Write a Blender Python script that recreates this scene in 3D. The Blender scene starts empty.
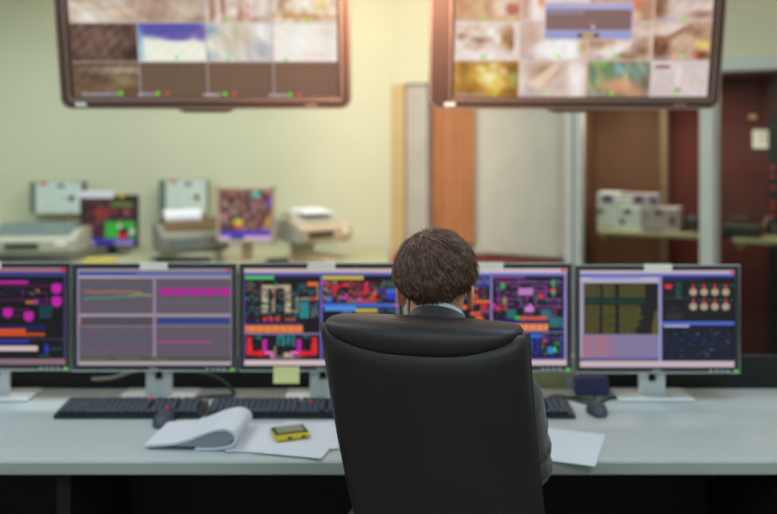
import bpy, bmesh, math, random
import numpy as np
from mathutils import Vector, Matrix
random.seed(7); rng = np.random.RandomState(11)
SC = bpy.context.scene
COL = SC.collection
FPX, HY, EYE = 860.0, 142.0, 1.6

def P(px, py, D):
    return Vector(((px-388.5)/FPX*D, D, EYE-(py-HY)/FPX*D))
def lin(c):
    return tuple(((v/255)/12.92 if v/255 <= .04045 else ((v/255+.055)/1.055)**2.4) for v in c[:3])

# ------------------------------------------------------------ materials
MATS = {}
def mat(name, rgb, rough=.5, metal=0., var=.06, vscale=6., bump=0., bscale=300., spec=.5, coat=0., sheen=0., sub=0.):
    if name in MATS: return MATS[name]
    m = bpy.data.materials.new(name); m.use_nodes = True
    nt = m.node_tree; b = nt.nodes['Principled BSDF']
    b.inputs['Roughness'].default_value = rough; b.inputs['Metallic'].default_value = metal
    b.inputs['Specular IOR Level'].default_value = spec
    b.inputs['Coat Weight'].default_value = coat
    b.inputs['Sheen Weight'].default_value = sheen
    if sub: b.inputs['Subsurface Weight'].default_value = sub; b.inputs['Subsurface Radius'].default_value = (.01, .004, .002)
    tc = nt.nodes.new('ShaderNodeTexCoord')
    n = nt.nodes.new('ShaderNodeTexNoise'); n.inputs['Scale'].default_value = vscale; n.inputs['Detail'].default_value = 4
    nt.links.new(tc.outputs['Object'], n.inputs['Vector'])
    r = nt.nodes.new('ShaderNodeValToRGB'); c = lin(rgb)
    r.color_ramp.elements[0].position = .3; r.color_ramp.elements[1].position = .7
    r.color_ramp.elements[0].color = tuple(max(0, v*(1-var)) for v in c)+(1,)
    r.color_ramp.elements[1].color = tuple(min(1, v*(1+var)) for v in c)+(1,)
    nt.links.new(n.outputs['Fac'], r.inputs['Fac']); nt.links.new(r.outputs['Color'], b.inputs['Base Color'])
    if bump:
        n2 = nt.nodes.new('ShaderNodeTexNoise'); n2.inputs['Scale'].default_value = bscale; n2.inputs['Detail'].default_value = 3
        nt.links.new(tc.outputs['Object'], n2.inputs['Vector'])
        bp = nt.nodes.new('ShaderNodeBump'); bp.inputs['Strength'].default_value = bump; bp.inputs['Distance'].default_value = .002
        nt.links.new(n2.outputs['Fac'], bp.inputs['Height']); nt.links.new(bp.outputs['Normal'], b.inputs['Normal'])
    MATS[name] = m; return m
def emis(name, rgb, s=1.):
    m = bpy.data.materials.new(name); m.use_nodes = True; b = m.node_tree.nodes['Principled BSDF']
    b.inputs['Base Color'].default_value = (.01, .01, .01, 1)
    b.inputs['Emission Color'].default_value = lin(rgb)+(1,); b.inputs['Emission Strength'].default_value = s
    return m
def screen_mat():
    m = bpy.data.materials.new('lit screen'); m.use_nodes = True; nt = m.node_tree; b = nt.nodes['Principled BSDF']
    b.inputs['Base Color'].default_value = (.012, .012, .012, 1); b.inputs['Roughness'].default_value = .35
    b.inputs['Specular IOR Level'].default_value = .25
    a = nt.nodes.new('ShaderNodeVertexColor'); a.layer_name = 'picture'
    nt.links.new(a.outputs['Color'], b.inputs['Emission Color']); b.inputs['Emission Strength'].default_value = .88
    return m
SCREEN = screen_mat()
def glass_mat():
    m = bpy.data.materials.new('pane glass'); m.use_nodes = True; nt = m.node_tree; nt.nodes.clear()
    o = nt.nodes.new('ShaderNodeOutputMaterial'); mx = nt.nodes.new('ShaderNodeMixShader')
    t = nt.nodes.new('ShaderNodeBsdfTransparent'); t.inputs['Color'].default_value = (.9, .93, .91, 1)
    g = nt.nodes.new('ShaderNodeBsdfGlossy'); g.inputs['Roughness'].default_value = .03
    f = nt.nodes.new('ShaderNodeFresnel'); f.inputs['IOR'].default_value = 1.25
    nt.links.new(f.outputs[0], mx.inputs[0]); nt.links.new(t.outputs[0], mx.inputs[1]); nt.links.new(g.outputs[0], mx.inputs[2])
    nt.links.new(mx.outputs[0], o.inputs[0]); return m
GLASS = glass_mat()

M = dict(
    wall=mat('pale green wall paint', (202, 208, 184), .85, var=.03, vscale=2, bump=.1, bscale=120),
    ceil=mat('white ceiling', (225, 222, 210), .9),
    floor=mat('grey vinyl floor', (120, 115, 108), .5, var=.1),
    cream=mat('cream door frame', (192, 172, 128), .6),
    alu=mat('brushed aluminium frame', (186, 197, 198), .5, .0),
    greyframe=mat('grey door frame', (176, 176, 172), .6),
    wood=mat('orange brown wood', (180, 124, 84), .5, var=.12, vscale=4),
    redwood=mat('red brown wood', (128, 50, 34), .5, var=.1),
    blind=mat('off white blind', (200, 203, 194), .8),
    dkbrown=mat('dark brown panel', (104, 68, 44), .7, var=.15, vscale=3),
    dkred=mat('dark red curtain', (84, 22, 10), .8, var=.2, vscale=3),
    maroon=mat('maroon panel', (78, 26, 22), .7, var=.2, vscale=3),
    shelf=mat('pale green shelf board', (170, 170, 130), .6),
    mull=mat('brown grey mullion', (112, 94, 70), .5),
    brass=mat('olive brass bracket', (130, 110, 50), .5, .3),
    bezel=mat('brown black glossy plastic', (92, 68, 60), .42, var=.04),
    rim=mat('silver brown trim', (186, 158, 146), .45, .1),
    black=mat('black plastic', (32, 33, 38), .4, var=.05),
    monbez=mat('charcoal plastic', (58, 59, 64), .45, var=.05),
    silver=mat('silver plastic', (222, 230, 234), .4, .1),
    paper=mat('white paper', (216, 224, 234), .85, var=.02),
    label=mat('cream paper label', (250, 250, 240), .85, var=.02),
    strip=mat('dull silver strip', (164, 172, 170), .5),
    pageedge=mat('grey blue page edges', (150, 158, 174), .8),
    note=mat('pale yellow paper', (242, 242, 176), .85, var=.02),
    desk=mat('pale grey laminate', (186, 196, 198), .45, var=.03),
    deskedge=mat('cream edge', (196, 196, 170), .5),
    darkpanel=mat('black desk panel', (20, 21, 22), .7),
    creampanel=mat('cream cabinet panel', (168, 168, 132), .6),
    key=mat('dark blue grey keys', (66, 75, 90), .5, var=.08),
    redkey=mat('red plastic', (200, 50, 50), .5),
    yellow=mat('yellow plastic', (218, 196, 40), .5),
    lcd=mat('grey green lcd', (140, 150, 120), .3),
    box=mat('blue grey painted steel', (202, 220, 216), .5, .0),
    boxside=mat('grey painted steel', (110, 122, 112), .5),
    orange=mat('orange sticker', (200, 120, 60), .6),
    navy=mat('navy ink', (60, 64, 110), .6),
    purple=mat('dark purple ink', (84, 60, 84), .6),
    prt=mat('light grey plastic', (176, 180, 168), .5),
    prtwarm=mat('beige plastic', (188, 172, 148), .5),
    prtdark=mat('grey plastic', (132, 134, 126), .5),
    prtblue=mat('grey blue plastic', (106, 122, 124), .45),
    slot=mat('dark slot', (48, 52, 44), .6),
    brownopen=mat('brown ribbon cover', (100, 78, 50), .6),
    table=mat('pale green table top', (176, 178, 150), .5),
    boxwhite=mat('white carton', (208, 214, 212), .8, var=.03),
    boxgrey=mat('grey carton', (164, 154, 156), .8, var=.05),
    leather=mat('charcoal leather', (37, 32, 38), .46, var=.12, vscale=9, bump=.35, bscale=420, spec=.55),
    piping=mat('leather seam', (36, 35, 39), .42, spec=.6),
    chrome=mat('chrome', (180, 180, 180), .2, 1.),
    skin=mat('skin', (236, 168, 134), .55, var=.05, sub=.15),
    hair=mat('dark brown hair', (118, 88, 74), .36, var=.75, vscale=110, spec=.7),
    scalp=mat('brown hair base', (48, 35, 31), .8, var=.1),
    suit=mat('dark grey wool', (72, 70, 74), .9, var=.22, vscale=260, bump=.6, bscale=500, sheen=.3),
    trousers=mat('charcoal trousers', (40, 40, 44), .9, var=.1, vscale=60),
    shirt=mat('pale blue shirt cotton', (222, 230, 244), .8, var=.03),
    shoe=mat('black shoe leather', (18, 17, 17), .3),
    eye=mat('eye', (70, 50, 40), .2),
    ledg=emis('green led', (110, 235, 60), 1.3),
    ledr=emis('red led', (235, 60, 50), 1.2),
)

# ------------------------------------------------------------ mesh helper
class MB:
    def __init__(s): s.b = bmesh.new()
    def box(s, c, d, rz=0, rx=0, ry=0, bev=0, seg=2):
        g = bmesh.ops.create_cube(s.b, size=1); vs = g['verts']
        mt = Matrix.Translation(Vector(c)) @ Matrix.Rotation(rz, 4, 'Z') @ Matrix.Rotation(ry, 4, 'Y') @ Matrix.Rotation(rx, 4, 'X') @ Matrix.Diagonal((*d, 1))
        bmesh.ops.transform(s.b, matrix=mt, verts=vs)
        if bev:
            es = list({e for v in vs for e in v.link_edges})
            bmesh.ops.bevel(s.b, geom=es, offset=bev, segments=seg, affect='EDGES', profile=.5)
        return s
    def sph(s, c, r, seg=20, rz=0, rx=0, ry=0):
        if not hasattr(r, '__len__'): r = (r, r, r)
        g = bmesh.ops.create_uvsphere(s.b, u_segments=seg, v_segments=seg//2+2, radius=1)
        mt = Matrix.Translation(Vector(c)) @ Matrix.Rotation(rz, 4, 'Z') @ Matrix.Rotation(ry, 4, 'Y') @ Matrix.Rotation(rx, 4, 'X') @ Matrix.Diagonal((*r, 1))
        bmesh.ops.transform(s.b, matrix=mt, verts=g['verts']); return s
    def cyl(s, a, b, r1, r2=None, seg=20, caps=True):
        a, b = Vector(a), Vector(b); r2 = r1 if r2 is None else r2
        g = bmesh.ops.create_cone(s.b, cap_ends=caps, segments=seg, radius1=r1, radius2=r2, depth=(b-a).length)
        q = (b-a).to_track_quat('Z', 'Y').to_matrix().to_4x4()
        bmesh.ops.transform(s.b, matrix=Matrix.Translation((a+b)/2) @ q, verts=g['verts']); return s
    def cap(s, a, r1, b, r2, seg=18):
        s.cyl(a, b, r1, r2, seg); s.sph(a, r1, seg); s.sph(b, r2, seg); return s
    def tube(s, pts, r, seg=8, closed=False):
        pts = [Vector(p) for p in pts]; rings = []; n = len(pts)
        up = None
        for i, p in enumerate(pts):
            t = (pts[(i+1) % n if closed else min(i+1, n-1)] - pts[i-1 if (closed or i) else 0]).normalized()
            if up is None:
                up = Vector((0, 0, 1)) if abs(t.z) < .9 else Vector((1, 0, 0))
            x = t.cross(up).normalized(); up = x.cross(t).normalized()
            rr = r[i] if hasattr(r, '__len__') else r
            rings.append([s.b.verts.new(p+(x*math.cos(k*2*math.pi/seg)+up*math.sin(k*2*math.pi/seg))*rr) for k in range(seg)])
        s.loft(rings, not closed, closed); return s
    def loft(s, rings, caps=True, closed=False):
        n = len(rings)
        for i in range(n if closed else n-1):
            a, b = rings[i], rings[(i+1) % n]; m = len(a)
            for k in range(m):
                try: s.b.faces.new((a[k], a[(k+1) % m], b[(k+1) % m], b[k]))
                except ValueError: pass
        if caps: s.b.faces.new(rings[0][::-1]); s.b.faces.new(rings[-1])
        return s
    def rings(s, R, caps=True):
        return s.loft([[s.b.verts.new(Vector(p)) for p in r] for r in R], caps)
    def prism(s, prof, y0, y1, ax='X', mt=None):
        """extrude a 2-D profile; ax='X': profile is (y,z), extruded over x"""
        def v(a, b, t): return Vector((t, a, b)) if ax == 'X' else (Vector((a, t, b)) if ax == 'Y' else Vector((a, b, t)))
        R = [[v(a, b, y0) for a, b in prof], [v(a, b, y1) for a, b in prof]]
        if mt is not None: R = [[mt @ p for p in r] for r in R]
        return s.rings(R)
    def build(s, name, m, parent=None, smooth=False, loc=None, mods=None):
        bmesh.ops.recalc_face_normals(s.b, faces=s.b.faces)
        me = bpy.data.meshes.new(name); s.b.to_mesh(me); s.b.free()
        if m: me.materials.append(m)
        if smooth:
            for p in me.polygons: p.use_smooth = True
        o = bpy.data.objects.new(name, me); COL.objects.link(o)
        if mods:
            for typ, kw in mods:
                md = o.modifiers.new(typ, typ)
                for k, v in kw.items(): setattr(md, k, v)
            dg = bpy.context.evaluated_depsgraph_get(); dg.update()
            me2 = bpy.data.meshes.new_from_object(o.evaluated_get(dg)); o.modifiers.clear(); o.data = me2; me2.name = name
            if m and not me2.materials: me2.materials.append(m)
            if smooth:
                for p in me2.polygons: p.use_smooth = True
        if parent: o.parent = parent
        if loc is not None: o.location = loc
        return o
def thing(name, label, cat, loc=(0, 0, 0), rz=0, group=None, rx=0):
    o = bpy.data.objects.new(name, None); COL.objects.link(o); o.location = loc; o.rotation_euler = (rx, 0, rz)
    o.empty_display_size = .1
    return tag(o, label, cat, group)
def tag(o, label, cat, group=None):
    o['label'] = label; o['category'] = cat
    if group: o['group'] = group
    return o
def struct(o, label=None):
    o['kind'] = 'structure'
    if label: o['label'] = label
    return o

# ------------------------------------------------------------ picture canvas -> coloured grid mesh
class Cv:
    """a picture in the units of its own screen, later a fine grid of coloured points"""
    def __init__(s, x0, y0, x1, y1, k, bg):
        s.x0, s.y0, s.x1, s.y1, s.k = x0, y0, x1, y1, k
        s.w = int(round((x1-x0)*k)); s.h = int(round((y1-y0)*k))
        s.a = np.zeros((s.h, s.w, 3)); s.a[:] = bg
        s.X, s.Y = np.meshgrid(x0+(np.arange(s.w)+.5)/k, y0+(np.arange(s.h)+.5)/k)
    def _mix(s, m, c): s.a += (np.array(c, float)-s.a)*m[..., None]
    def rect(s, x0, y0, x1, y1, c, a=1.):
        e = .5/s.k
        m = np.clip((s.X-x0)/(2*e)+.5, 0, 1)*np.clip((x1-s.X)/(2*e)+.5, 0, 1)*np.clip((s.Y-y0)/(2*e)+.5, 0, 1)*np.clip((y1-s.Y)/(2*e)+.5, 0, 1)
        s._mix(m*a, c)
    def ell(s, x, y, rx, ry, c, a=1., soft=.25):
        d = np.sqrt(((s.X-x)/rx)**2+((s.Y-y)/ry)**2)
        s._mix(np.clip((1+soft-d)/(2*soft), 0, 1)*a, c)
    def line(s, pts, w, c, a=1.):
        for (x0, y0), (x1, y1) in zip(pts[:-1], pts[1:]):
            dx, dy = x1-x0, y1-y0; L = dx*dx+dy*dy+1e-9
            t = np.clip(((s.X-x0)*dx+(s.Y-y0)*dy)/L, 0, 1)
            d = np.hypot(s.X-x0-t*dx, s.Y-y0-t*dy)
            s._mix(np.clip((w/2-d)*s.k+.5, 0, 1)*a, c)
    def poly(s, pts, c, a=1.):
        m = np.ones_like(s.X); n = len(pts)
        ar = sum(pts[i][0]*pts[(i+1) % n][1]-pts[(i+1) % n][0]*pts[i][1] for i in range(n)); sg = 1 if ar > 0 else -1
        for i in range(n):
            (x0, y0), (x1, y1) = pts[i], pts[(i+1) % n]; l = math.hypot(x1-x0, y1-y0)
            m *= np.clip(sg*((x1-x0)*(s.Y-y0)-(y1-y0)*(s.X-x0))/l*s.k+.5, 0, 1)
        s._mix(m*a, c)
    def bits(s, x0, y0, x1, y1, cols, n, sz=(2, 1.2), a=.9):
        for _ in range(n):
            x, y = rng.uniform(x0, x1), rng.uniform(y0, y1); w, h = sz[0]*rng.uniform(.4, 1.5), sz[1]*rng.uniform(.5, 1.3)
            s.rect(max(x0, x-w/2), max(y0, y-h/2), min(x1, x+w/2), min(y1, y+h/2), cols[rng.randint(len(cols))], a)
    def text(s, x0, y, x1, h, c, a=.8):
        x = x0
        while x < x1-1:
            w = rng.uniform(1, 3.5)
            s.rect(x, y, min(x+w, x1), y+h, c, a); x += w+.8
    def noise(s, x0, y0, x1, y1, amp, n=6):
        m = (s.X >= x0) & (s.X < x1) & (s.Y >= y0) & (s.Y < y1)
        f = np.zeros_like(s.X)
        for _ in range(n):
            kx, ky, p = rng.uniform(-.6, .6), rng.uniform(-.6, .6), rng.uniform(0, 6.3)
            f += np.sin(s.X*kx+s.Y*ky+p)
        s.a[m] += (f/n**.5*amp)[m][:, None]
    def mesh(s, name, w, h, parent, loc, rz=0):
        """grid w x h metres in the local XZ plane, centred on loc, facing -Y"""
        W, H = s.w, s.h; a = np.clip(s.a, 0, 255)/255.
        a = np.where(a <= .04045, a/12.92, ((a+.055)/1.055)**2.4)
        xs = np.linspace(-w/2, w/2, W); zs = np.linspace(h/2, -h/2, H)
        gx, gz = np.meshgrid(xs, zs); co = np.stack([gx, np.zeros_like(gx), gz], -1).reshape(-1, 3)
        idx = np.arange(W*H).reshape(H, W)
        f = np.stack([idx[:-1, :-1], idx[1:, :-1], idx[1:, 1:], idx[:-1, 1:]], -1).reshape(-1, 4)
        me = bpy.data.meshes.new(name)
        me.vertices.add(len(co)); me.vertices.foreach_set('co', co.astype(np.float32).ravel())
        me.loops.add(f.size); me.loops.foreach_set('vertex_index', f.astype(np.int32).ravel())
        me.polygons.add(len(f)); me.polygons.foreach_set('loop_start', np.arange(0, f.size, 4, dtype=np.int32))
        me.polygons.foreach_set('loop_total', np.full(len(f), 4, np.int32)); me.update(calc_edges=True)
        at = me.color_attributes.new('picture', 'FLOAT_COLOR', 'POINT')
        rgba = np.concatenate([a.reshape(-1, 3), np.ones((W*H, 1))], 1).astype(np.float32)
        at.data.foreach_set('color', rgba.ravel()); me.materials.append(SCREEN)
        o = bpy.data.objects.new(name, me); COL.objects.link(o)
        if parent: o.parent = parent
        o.location = loc; return o

# ============================================================ ROOM
ZC = 2.9
PO = Vector((.027, 6.64, 0)); PU = Vector((.8983, -.4394, 0)).normalized(); PN = Vector((-PU.y, PU.x, 0))   # PN points away from the camera
PANG = math.atan2(PU.y, PU.x)
def S(px):
    k = (px-388.5)/FPX
    return (k*PO.y-PO.x)/(PU.x-k*PU.y)
def S2(px, o):
    k = (px-388.5)/FPX; a = PO+PN*o
    return (k*a.y-a.x)/(PU.x-k*PU.y)
def zat(px, py, off=0):
    p = PO+PU*S2(px, off)+PN*off
    return EYE-(py-HY)/FPX*p.y
def pbox(mb, s0, s1, o0, o1, z0, z1, bev=0):
    c = PO+PU*((s0+s1)/2)+PN*((o0+o1)/2); c.z = (z0+z1)/2
    return mb.box(c, (s1-s0, o1-o0, z1-z0), rz=PANG, bev=bev)
def pthing(name, label, cat, s, o=0, z=0, group=None):
    p = PO+PU*s+PN*o; p.z = z
    return thing(name, label, cat, p, PANG, group)
SE = 3.5                                 # length of the glazed partition
PE = PO+PU*SE
ZH = 2.06
XL, XR, YF = -3.7, PE.x, -1.6
struct(MB().box(((XL+XR)/2, 2.9, -.05), (XR-XL+.4, 9.6, .1)).build('floor', M['floor']))
struct(MB().box(((XL+XR)/2, 2.9, ZC+.05), (XR-XL+.4, 9.6, .1)).build('ceiling', M['ceil']))
struct(MB().box(((XL+.027)/2, 6.70, ZC/2), (.027-XL, .12, ZC)).build('wall_back', M['wall']))
struct(MB().box((XL-.06, (YF+6.76)/2, ZC/2), (.12, 6.76-YF, ZC)).build('wall_left', M['wall']))
struct(MB().box((XR+.06, (YF+PE.y)/2, ZC/2), (.12, PE.y-YF, ZC)).build('wall_right', M['wall']))
struct(MB().box(((XL+XR)/2, YF-.06, ZC/2), (XR-XL+.24, .12, ZC)).build('wall_front', M['wall']))
struct(pbox(MB(), 0, SE, 0, .12, ZH+.09, ZC).build('wall_upper', M['wall']))
# partition frames
s392, s405, s427, s475 = 0, S(405), S(426), S(475)
struct(pbox(MB(), s392, s405, -.02, .12, 0, zat(400, 84), .004).build('trim_1', M['cream']))
struct(pbox(MB(), s405, s427, .02, .12, 0, zat(400, 84.5), .004).build('trim_2', M['greyframe']))
struct(pbox(MB(), s392, S(566), -.01, .12, zat(400, 84), ZH+.09).build('wall_lintel', M['wall']))
struct(pbox(MB(), S(566), SE, -.03, .12, ZH, ZH+.09, .005).build('trim_3', M['alu']))
def post(px0, px1, n, m='alu', o0=-.03, o1=.08, z1=None):
    return struct(pbox(MB(), S(px0), S(px1), o0, o1, 0, z1 or ZH, .006).build('trim_%d' % n, M[m]))
post(565.5, 573.5, 4); post(574.5, 581.5, 5, o0=-.015); post(700, 714.5, 6); post(714.5, 719, 7, 'greyframe', o0=0)
struct(pbox(MB(), S2(660, .62), S2(667.5, .62), .62, .66, 0, ZH, .005).build('trim_8', M['mull']))
ms = struct(pbox(MB(), S(719)+.9, S(719)+.99, -.03, .08, 0, ZH, .006).build('trim_9', M['alu']))
# the blind window: alcove with white vertical blind, brown curtain and red wood sill
zsill = zat(480, 257.5, .1)
struct(pbox(MB(), s405-.05, S(570), .34, .38, 0, ZC).build('wall_alcove', M['wall']))
struct(pbox(MB(), s427-.02, S(566), .10, .30, zsill-.09, zsill-.005, .006).build('trim_10', M['redwood'])) 
struct(pbox(MB(), s427-.02, S(566), .12, .34, 0, zsill-.09).build('wall_under_window', M['wall']))
bl = pthing('vertical_blind', 'off white vertical blind filling the window beside the brown curtain', 'blind', (S2(475, .2)+S(566))/2, .2, zat(500, 257, .2)); s475b = S2(475, .2)
mb = MB(); W0 = S(566)-s427; n = 13; zt = 2.03-zsill
for i in range(n):
    mb.box((-(S(566)-s475b)/2+(i+.5)*(S(566)-s475b)/n, 0, zt/2+.01), ((S(566)-s475b)/n*.94, .006, zt-.03), rz=math.radians(17))
mb.build('slats', M['blind'], bl)
MB().box((0, 0, zt+.01), (S(566)-s475b, .05, .04), bev=.004).build('head_rail', M['alu'], bl)
ct = pthing('curtain', 'orange brown curtain panel hanging left of the off white blind', 'curtain', (S2(426.5, .15)+S2(474.5, .15))/2, .15, 0)
zb = zat(450, 242, .16)
cw = S2(474.5, .15)-S2(426.5, .15); prof = []
N = 40
for i in range(N+1): prof.append((-cw/2+cw*i/N, .012*math.sin(i/N*math.pi*9)))
prof += [(x, y+.008) for x, y in prof[::-1]]
MB().prism(prof, zb, 2.03, ax='Z').build('fabric_panel', M['wood'], ct, smooth=False)
MB().cyl((-cw/2-.03, 0, 2.035), (cw/2+.02, 0, 2.035), .012).build('curtain_rod', M['alu'], ct)
# a white panel below the curtain, behind it
struct(pbox(MB(), s427, s475, .24, .3, zsill, 2.06).build('trim_11', M['blind']))
# glass room behind
struct(pbox(MB(), S(540), S2(664, .75), .75, .8, 0, ZC).build('wall_dark', M['dkbrown']))
struct(pbox(MB(), S2(664, .75), S2(721, .75), .75, .8, 0, ZC).build('wall_red', M['dkred']))
struct(pbox(MB(), S2(721, .75), SE, .75, .8, 0, ZC).build('wall_maroon', M['maroon']))
struct(pbox(MB(), S(566), S(572), .09, .8, 0, ZC).build('wall_cabinet_side', M['dkbrown']))
struct(pbox(MB(), S(566), SE, .12, .8, ZH, ZH+.04).build('ceiling_cabinet', M['dkbrown']))
for i, (a, b) in enumerate(((581.5, 700), (719, None))):
    s1 = S(b) if b else S(719)+.9
    w = struct(pbox(MB(), S(a), s1, .02, .026, 0, ZH).build('window_%d' % (i+1), GLASS))
zsh = zat(640, 230, .3)
def shelf(s0, s1, z, lab):
    t = pthing('shelf', lab, 'shelf', (s0+s1)/2, .3, z)
    MB().box((0, 0, -.014), (s1-s0, .3, .028), bev=.003).build('shelf_board', M['shelf'], t)
    for sx in (-1, 1):
        MB().box((sx*((s1-s0)/2-.045), -.05, -.05), (.05, .2, .045), bev=.004).build('bracket', M['brass'], t)
    return t
shelf(S(588)+.03, S(698)+.08, zsh, 'pale green shelf board behind the glass carrying patterned cartons')
shelf(S(719)+.07, SE-.15, zsh-.015, 'pale shelf board behind the far right glass under the white notice')
# cartons on the shelf
def carton(px0, px1, py0, py1, off, dep, m, marks, lab):
    o = off
    k = lambda px: ((px-388.5)/FPX*(PO.y+PN.y*o)-(PO.x+PN.x*o))/(PU.x-(px-388.5)/FPX*PU.y)
    s0, s1 = k(px0), k(px1); D = (PO+PU*((s0+s1)/2)+PN*o).y
    h = (py1-py0)/FPX*D; z0 = zsh if py1 > 226 else zsh+24.7/FPX*D
    t = pthing('carton', lab, 'carton', (s0+s1)/2, o, z0, 'patterned cartons on the shelf'); w = s1-s0
    MB().box((0, dep/2, h/2), (w, dep, h), bev=.004).build('box_body', M[m], t)
    for (ax, ay, aw, ah, mm) in marks:
        MB().box(((ax-.5)*w, -.0012, (1-ay)*h), (aw*w, .002, ah*h)).build('printed_mark', M[mm], t)
    return t
carton(597, 618, 191, 228, .22, .2, 'boxwhite', [(.5, .17, .5, .17, 'navy'), (.18, .5, .25, .1, 'navy'), (.5, .93, .6, .06, 'boxgrey')], 'tall white carton with navy marks, leftmost on the shelf')
carton(618.3, 640, 203.5, 228, .19, .2, 'boxwhite', [(.42, .2, .35, .17, 'slot'), (.2, .62, .2, .2, 'navy')], 'small white carton standing between the tall carton and the grey one')
carton(640.4, 679, 203.5, 228, .2, .2, 'boxgrey', [(.48, .2, .17, .22, 'purple'), (.83, .5, .14, .35, 'purple'), (.15, .35, .08, .1, 'purple'), (.35, .93, .5, .08, 'navy')], 'wide grey carton with purple marks at the right of the shelf')
carton(618.6, 657, 191, 203.3, .22, .18, 'boxgrey', [(.52, .45, .22, .6, 'purple'), (.9, .5, .14, .6, 'navy'), (.1, .5, .5, .5, 'boxwhite')], 'flat grey carton laid across the tops of the two front cartons')
# dark clutter and notice at right
t = pthing('cable_bundle', 'dark tangle of cable lying on the shelf right of the cartons', 'cables', S2(692, .3), .28, zsh+.008)
for q in range(5):
    MB().tube([(.055*math.cos(a+q)*(1-.06*q), .05*math.sin(a+q), .012+q*.018+.012*math.sin(2*a)) for a in [i*math.pi/10 for i in range(20)]], .009, 8, True).build('cable', M['key' if q == 4 else 'slot'], t, True)
t = pthing('equipment_case', 'dark low equipment case on the far right shelf', 'equipment', S2(742, .3), .28, zsh-.015)
MB().box((0, 0, .045), (.24, .18, .09), bev=.02, seg=3).build('case_body', M['slot'], t)
MB().tube([(-.08, 0, .085), (-.06, 0, .125), (.04, 0, .13), (.07, 0, .085)], .008).build('handle', M['key'], t, True)
MB().tube([(.12, -.06, .0+.06), (.17, -.07, .15), (.2, -.07, .09), (.21, -.05, .02)], .007).build('cable', M['boxgrey'], t, True)
nt_ = pthing('notice', 'pale paper notice fixed on the maroon panel at far right', 'notice', S2(768, .74), .74, zat(765, 139, .74))
MB().box((0, -.003, 0), (.2, .004, .13)).build('sheet', M['label'], nt_)
for k in range(3): MB().box((.0, -.0065, .035-.03*k), (.14, .002, .008)).build('printed_line', M['lcd'], nt_)
MB().box((-.1, -.01, .16), (.05, .012, .03)).build('small_tab', M['cream'], nt_)
rk = pthing('indicator_panel', 'narrow dark panel with a column of red indicator lights', 'panel', S2(776, .6), .6, 0)
MB().box((0, .06, .9), (.1, .1, 1.8), bev=.005).build('housing', M['darkpanel'], rk)
for z in (1.42, 1.36, 1.28, 1.18, 1.14, 1.08): MB().box((-.02, .006, z), (.022, .012, .022)).build('indicator', M['redkey'], rk)
struct(MB().box(((XL)/2, 6.63, .05), (-XL, .02, .1)).build('baseboard_back', M['cream']))

# ============================================================ CEILING TELEVISIONS
def television(xc, scx, cv, lab, sw=1.103, zo=1.736):
    """origin = centre of the bottom front edge; tilted down; scx = screen offset"""
    W, Hh = 1.214, .735
    TA = math.radians(11)
    t = thing('television', lab, 'television', (xc, 3.60, zo), 0, 'televisions hung from the ceiling', rx=TA)
    sh = .655
    bot = .052
    zc_ = bot+sh/2
    # bezel as a real frame with rounded corners
    def rr(w, h, r, cx, cz, n=7):
        o = []
        for (sx, sz, a0) in ((1, -1, -90), (1, 1, 0), (-1, 1, 90), (-1, -1, 180)):
            for k in range(n+1):
                a = math.radians(a0+90*k/n); o.append((cx+sx*(w/2-r)+r*math.cos(a), cz+sz*(h/2-r)+r*math.sin(a)))
        return o
    out = rr(W, Hh, .045, 0, Hh/2); out2 = rr(W-.022, Hh-.022, .036, 0, Hh/2)
    mid = rr(sw+.035, sh+.03, .006, scx, zc_); inn = rr(sw, sh, .002, scx, zc_)
    mb = MB()
    R = [[(x, .07, z) for x, z in out], [(x, .012, z) for x, z in out], [(x, 0, z) for x, z in out2], [(x, 0, z) for x, z in mid], [(x, .012, z) for x, z in inn], [(x, .018, z) for x, z in inn]]
    mb.rings(R, caps=False); mb.build('bezel', M['bezel'], t)
    mb = MB(); mb.rings([[(x, .07, z) for x, z in rr(W-.01, Hh-.01, .04, 0, Hh/2)], [(x, .105, z) for x, z in rr(W-.12, Hh-.12, .04, 0, Hh/2)]])
    mb.build('back_cover', M['black'], t)
    mb = MB(); mb.tube([(x, .002, z) for x, z in rr(W-.008, Hh-.008, .043, 0, Hh/2)], .0032, 6, True)
    mb.build('outer_trim', M['rim'], t, True)
    mb = MB(); mb.tube([(x, -.0005, z) for x, z in rr(sw+.033, sh+.028, .006, scx, zc_, 2)], .0022, 6, True)
    mb.build('inner_trim', M['rim'], t, True)
    # sensor lip under the lower edge
    mb = MB(); mb.prism([(-.135, .006), (-.09, -.014), (.09, -.014), (.135, .006)], .004, .05, ax='Y'); mb.build('sensor_lip', M['bezel'], t)
    MB().box((-W/2+.085, -.002, .022), (.045, .003, .016)).build('rating_sticker', M['label'], t)
    MB().box((.44, -.0015, .018), (.05, .002, .008)).build('control_marks', M['rim'], t)
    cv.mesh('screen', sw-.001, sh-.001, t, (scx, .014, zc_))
    mb = MB(); mb.box((0, .15, Hh/2), (.4, .09, .3), bev=.008); mb.build('mount_bracket', M['black'], t)
    ca, sa = math.cos(TA), math.sin(TA)
    def loc(x, y, z): return (x, y*ca+z*sa, -y*sa+z*ca)     # world offset -> tilted frame
    oy = .2*ca-Hh/2*sa; oz = .2*sa+Hh/2*ca
    mb = MB(); mb.cyl(loc(0, oy, oz), loc(0, oy, ZC-zo), .025); mb.cyl(loc(0, oy, ZC-zo-.02), loc(0, oy, ZC-zo), .09)
    mb.build('ceiling_pole', M['black'], t, True)
    return t
G, RR = (95, 235, 60), (240, 80, 50)
def tile_marks(c, x, y, x1=None, red=False):
    c.text(x+1, y-3.2, x+22, 2.2, (205, 200, 215), .6)
    c.ell(x1 or x+26, y-3, 1.6, 1.6, G)
    if red: c.ell((x1 or x+26)+9, y-3, 1.5, 1.5, RR)
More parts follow.
